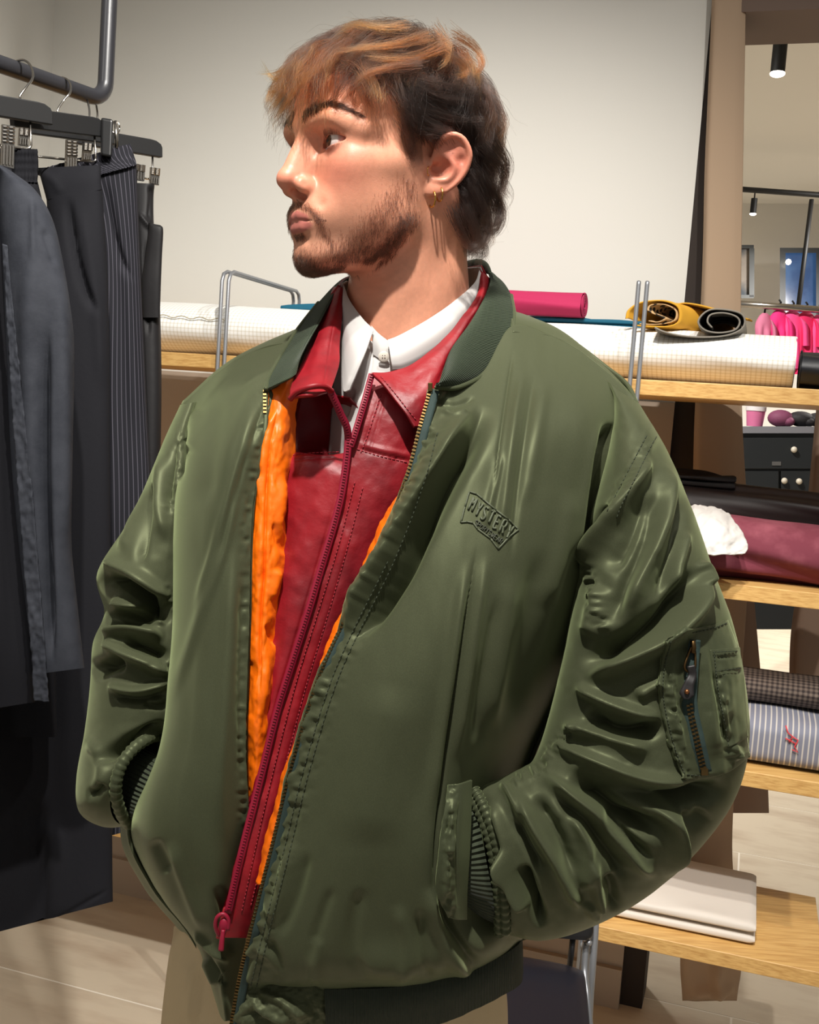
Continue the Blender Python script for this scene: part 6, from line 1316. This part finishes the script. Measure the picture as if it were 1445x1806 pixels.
sheet('collar_stand', [[(846, 470, 1.13), (800, 474, 1.20), (700, 480, 1.22), (620, 490, 1.16), (600, 506, 1.10)], [(862, 500, 1.14), (800, 520, 1.22), (700, 530, 1.25), (600, 530, 1.19), (570, 545, 1.12)]], m_lea, rj, 20, 60, thick=.003)

# ---- white shirt
st = bpy.data.objects.new('shirt', None); SC.collection.objects.link(st); st.parent = person; st['label'] = 'white buttoned shirt with pointed collar'
o = sheet('shirt_front', [[(596, 560, 1.07), (630, 590, 1.05), (672, 606, 1.04), (720, 610, 1.045), (790, 600, 1.07)], [(590, 640, 1.075), (630, 640, 1.04), (668, 640, 1.03), (720, 645, 1.035), (780, 650, 1.05)], [(585, 720, 1.07), (625, 715, 1.03), (655, 710, 1.02), (700, 715, 1.03), (760, 720, 1.045)], [(575, 850, 1.06), (612, 850, 1.02), (640, 850, 1.02), (680, 850, 1.03), (740, 850, 1.045)]], m_shirt, st, 110, 90,
          [([(660, 590), (656, 640), (630, 760)], 3, -.0014, 'sharp'), ([(640, 690), (618, 740), (614, 800)], 8, .003), ([(622, 680), (612, 740)], 6, -.003)], thick=.0015); reg(o, 'SF')
b = MB(); c = P(677, 629, 1.026); nb = CAM - c; nb /= np.linalg.norm(nb)
b.tube([c + nb * .0004, c + nb * .0022], .0052, 24); b.tube([c + nb * .0022, c + nb * .0028], [.0052, .0040], 24)
btn = b.build('button', mat('pearl button', (226, 218, 205), .3), st, auto=40)
hb = MB()
for dx, dy in ((-1, -1), (1, -1), (1, 1), (-1, 1)): hb.sph(c + nb * .0027 + RT * dx * .0011 + UP * dy * .0011, .0006, 8, 6)
hb.build('button_hole', mat('button hole', (120, 105, 92), .8), btn)
LN = [(606, 500, 1.10), (615, 526, 1.078), (628, 546, 1.058), (642, 564, 1.042), (652, 574, 1.033), (659, 582, 1.03)]
LO = [(602, 560, 1.08), (603, 600, 1.06), (603, 640, 1.04), (604, 672, 1.022), (606, 690, 1.012), (616, 688, 1.008)]
sheet('collar', [[(a[0] + (c[0] - a[0]) * f, a[1] + (c[1] - a[1]) * f, a[2] + (c[2] - a[2]) * f - .010 * math.sin(pi * f)) for f in (0, .2, .5, .8, 1)] for a, c in zip(LN, LO)], m_shirt, st, 80, 70, thick=.0022, folds=[([(612, 680), (640, 620), (652, 588)], 2.5, -.0008)])
RN = [(846, 476, 1.115), (836, 500, 1.095), (800, 532, 1.062), (760, 560, 1.043), (722, 582, 1.033), (698, 594, 1.029), (684, 599, 1.028)]
RO = [(858, 500, 1.125), (850, 530, 1.105), (822, 575, 1.065), (785, 610, 1.04), (745, 636, 1.025), (712, 650, 1.015), (693, 652, 1.012)]
sheet('collar', [[(a[0] + (c[0] - a[0]) * f, a[1] + (c[1] - a[1]) * f, a[2] + (c[2] - a[2]) * f - .009 * math.sin(pi * f)) for f in (0, .2, .5, .8, 1)] for a, c in zip(RN, RO)], m_shirt, st, 110, 60, thick=.0022)
sheet('collar_stand', [[(655, 574, 1.036), (668, 588, 1.034), (686, 602, 1.034)], [(657, 600, 1.033), (672, 612, 1.030), (690, 622, 1.032)], [(658, 626, 1.033), (674, 636, 1.029), (694, 646, 1.031)]], m_shirt, st, 30, 30, thick=.002)
sheet('collar_stand', [[(846, 472, 1.12), (790, 476, 1.19), (700, 484, 1.21), (630, 492, 1.15), (606, 500, 1.105)], [(856, 500, 1.13), (800, 515, 1.21), (700, 525, 1.23), (620, 525, 1.17), (596, 530, 1.11)]], m_shirt, st, 20, 60, thick=.002)

# ---- beige trousers and shoes
tr = bpy.data.objects.new('trousers', None); SC.collection.objects.link(tr); tr.parent = person; tr['label'] = 'beige cotton trousers'
def wl(cx, cy, z, hw):                # outline points of a leg at a height, from its centre and half width
    c = np.array([cx, cy, z]); a, b_, _ = proj(np.array([c - RT * hw, c + RT * hw])), None, None
    return a[0][0], a[1][0], a[0][1], a[1][1], float((c - CAM) @ FW)
def row(cx, cy, z, hw, dr):
    a, _, _ = None, None, None
    c = np.array([cx, cy, z]); A = c - RT * hw; B = c + RT * hw; xa, ya, _ = proj(A); xb, yb, _ = proj(B)
    return (float(xa), float(ya), float(xb), float(yb), float((c - CAM) @ FW), dr)
limb('hips', [row(-.055, 1.12, 1.06, .155, .10), row(-.052, 1.12, .98, .165, .11), row(-.05, 1.12, .92, .17, .115), row(-.05, 1.12, .86, .168, .115)], m_chino, tr, 60, 90, power=2.3)
for k, (cx, lean) in enumerate(((-.132, -.02), (.040, .03))):
    limb('leg', [row(cx, 1.12, .93, .090, .112), row(cx + lean * .3, 1.12, .84, .094, .11), row(cx + lean, 1.13, .6, .090, .10), row(cx + lean * 1.6, 1.14, .3, .085, .095), row(cx + lean * 2, 1.15, .06, .09, .10), row(cx + lean * 2, 1.15, -.035, .092, .11)], m_chino, tr, 160, 80,
         [([(352, 1690), (348, 1806), (344, 1900)], 5, -.006), ([(338, 1690), (334, 1806)], 6, .004), ([(898, 1740), (906, 1806), (910, 1900)], 4, -.004)], power=2.2, wrinkle=(.003, 2, 5, 2))
m_shoe = mat('dark shoe leather', (40, 34, 30), .4); m_sole = mat('shoe sole', (220, 214, 204), .6)
for cx in (-.172, .10):
    V = []; n = 28
    for i in range(24):
        t = i / 23; yy = 1.30 - .29 * t; hw = .040 * (math.sin(pi * min(max(t * .92 + .06, 0), 1)) ** .45); hh = .075 * (1 - .55 * t) * (math.sin(pi * min(t * .9 + .1, 1)) ** .4)
        for kk in range(n):
            a = 2 * pi * kk / n; V.append((cx - .06 * t + hw * cos(a), yy, FLOOR + .022 + hh * max(sin(a), -.1) * .95))
    o = np_mesh('shoe', V, grid_faces(24, n, True), m_shoe, person); b = MB()
    b.add([(cx - .06 * t + s * .043 * math.sin(pi * min(t * .92 + .06, 1)) ** .45, 1.31 - .31 * t, FLOOR + z) for z in (0.001, .022) for s in (-1, 1) for t in np.linspace(0, 1, 12)],
          [tuple(range(24))[0:12] + tuple(range(23, 11, -1)), tuple(range(24, 36)) + tuple(range(47, 35, -1))] + [(i, i + 1, i + 25, i + 24) for i in range(11)] + [(12 + i, 36 + i, 37 + i, 13 + i) for i in range(11)] + [(0, 24, 36, 12), (11, 23, 47, 35)])
    b.build('sole', m_sole, o, smooth=False)
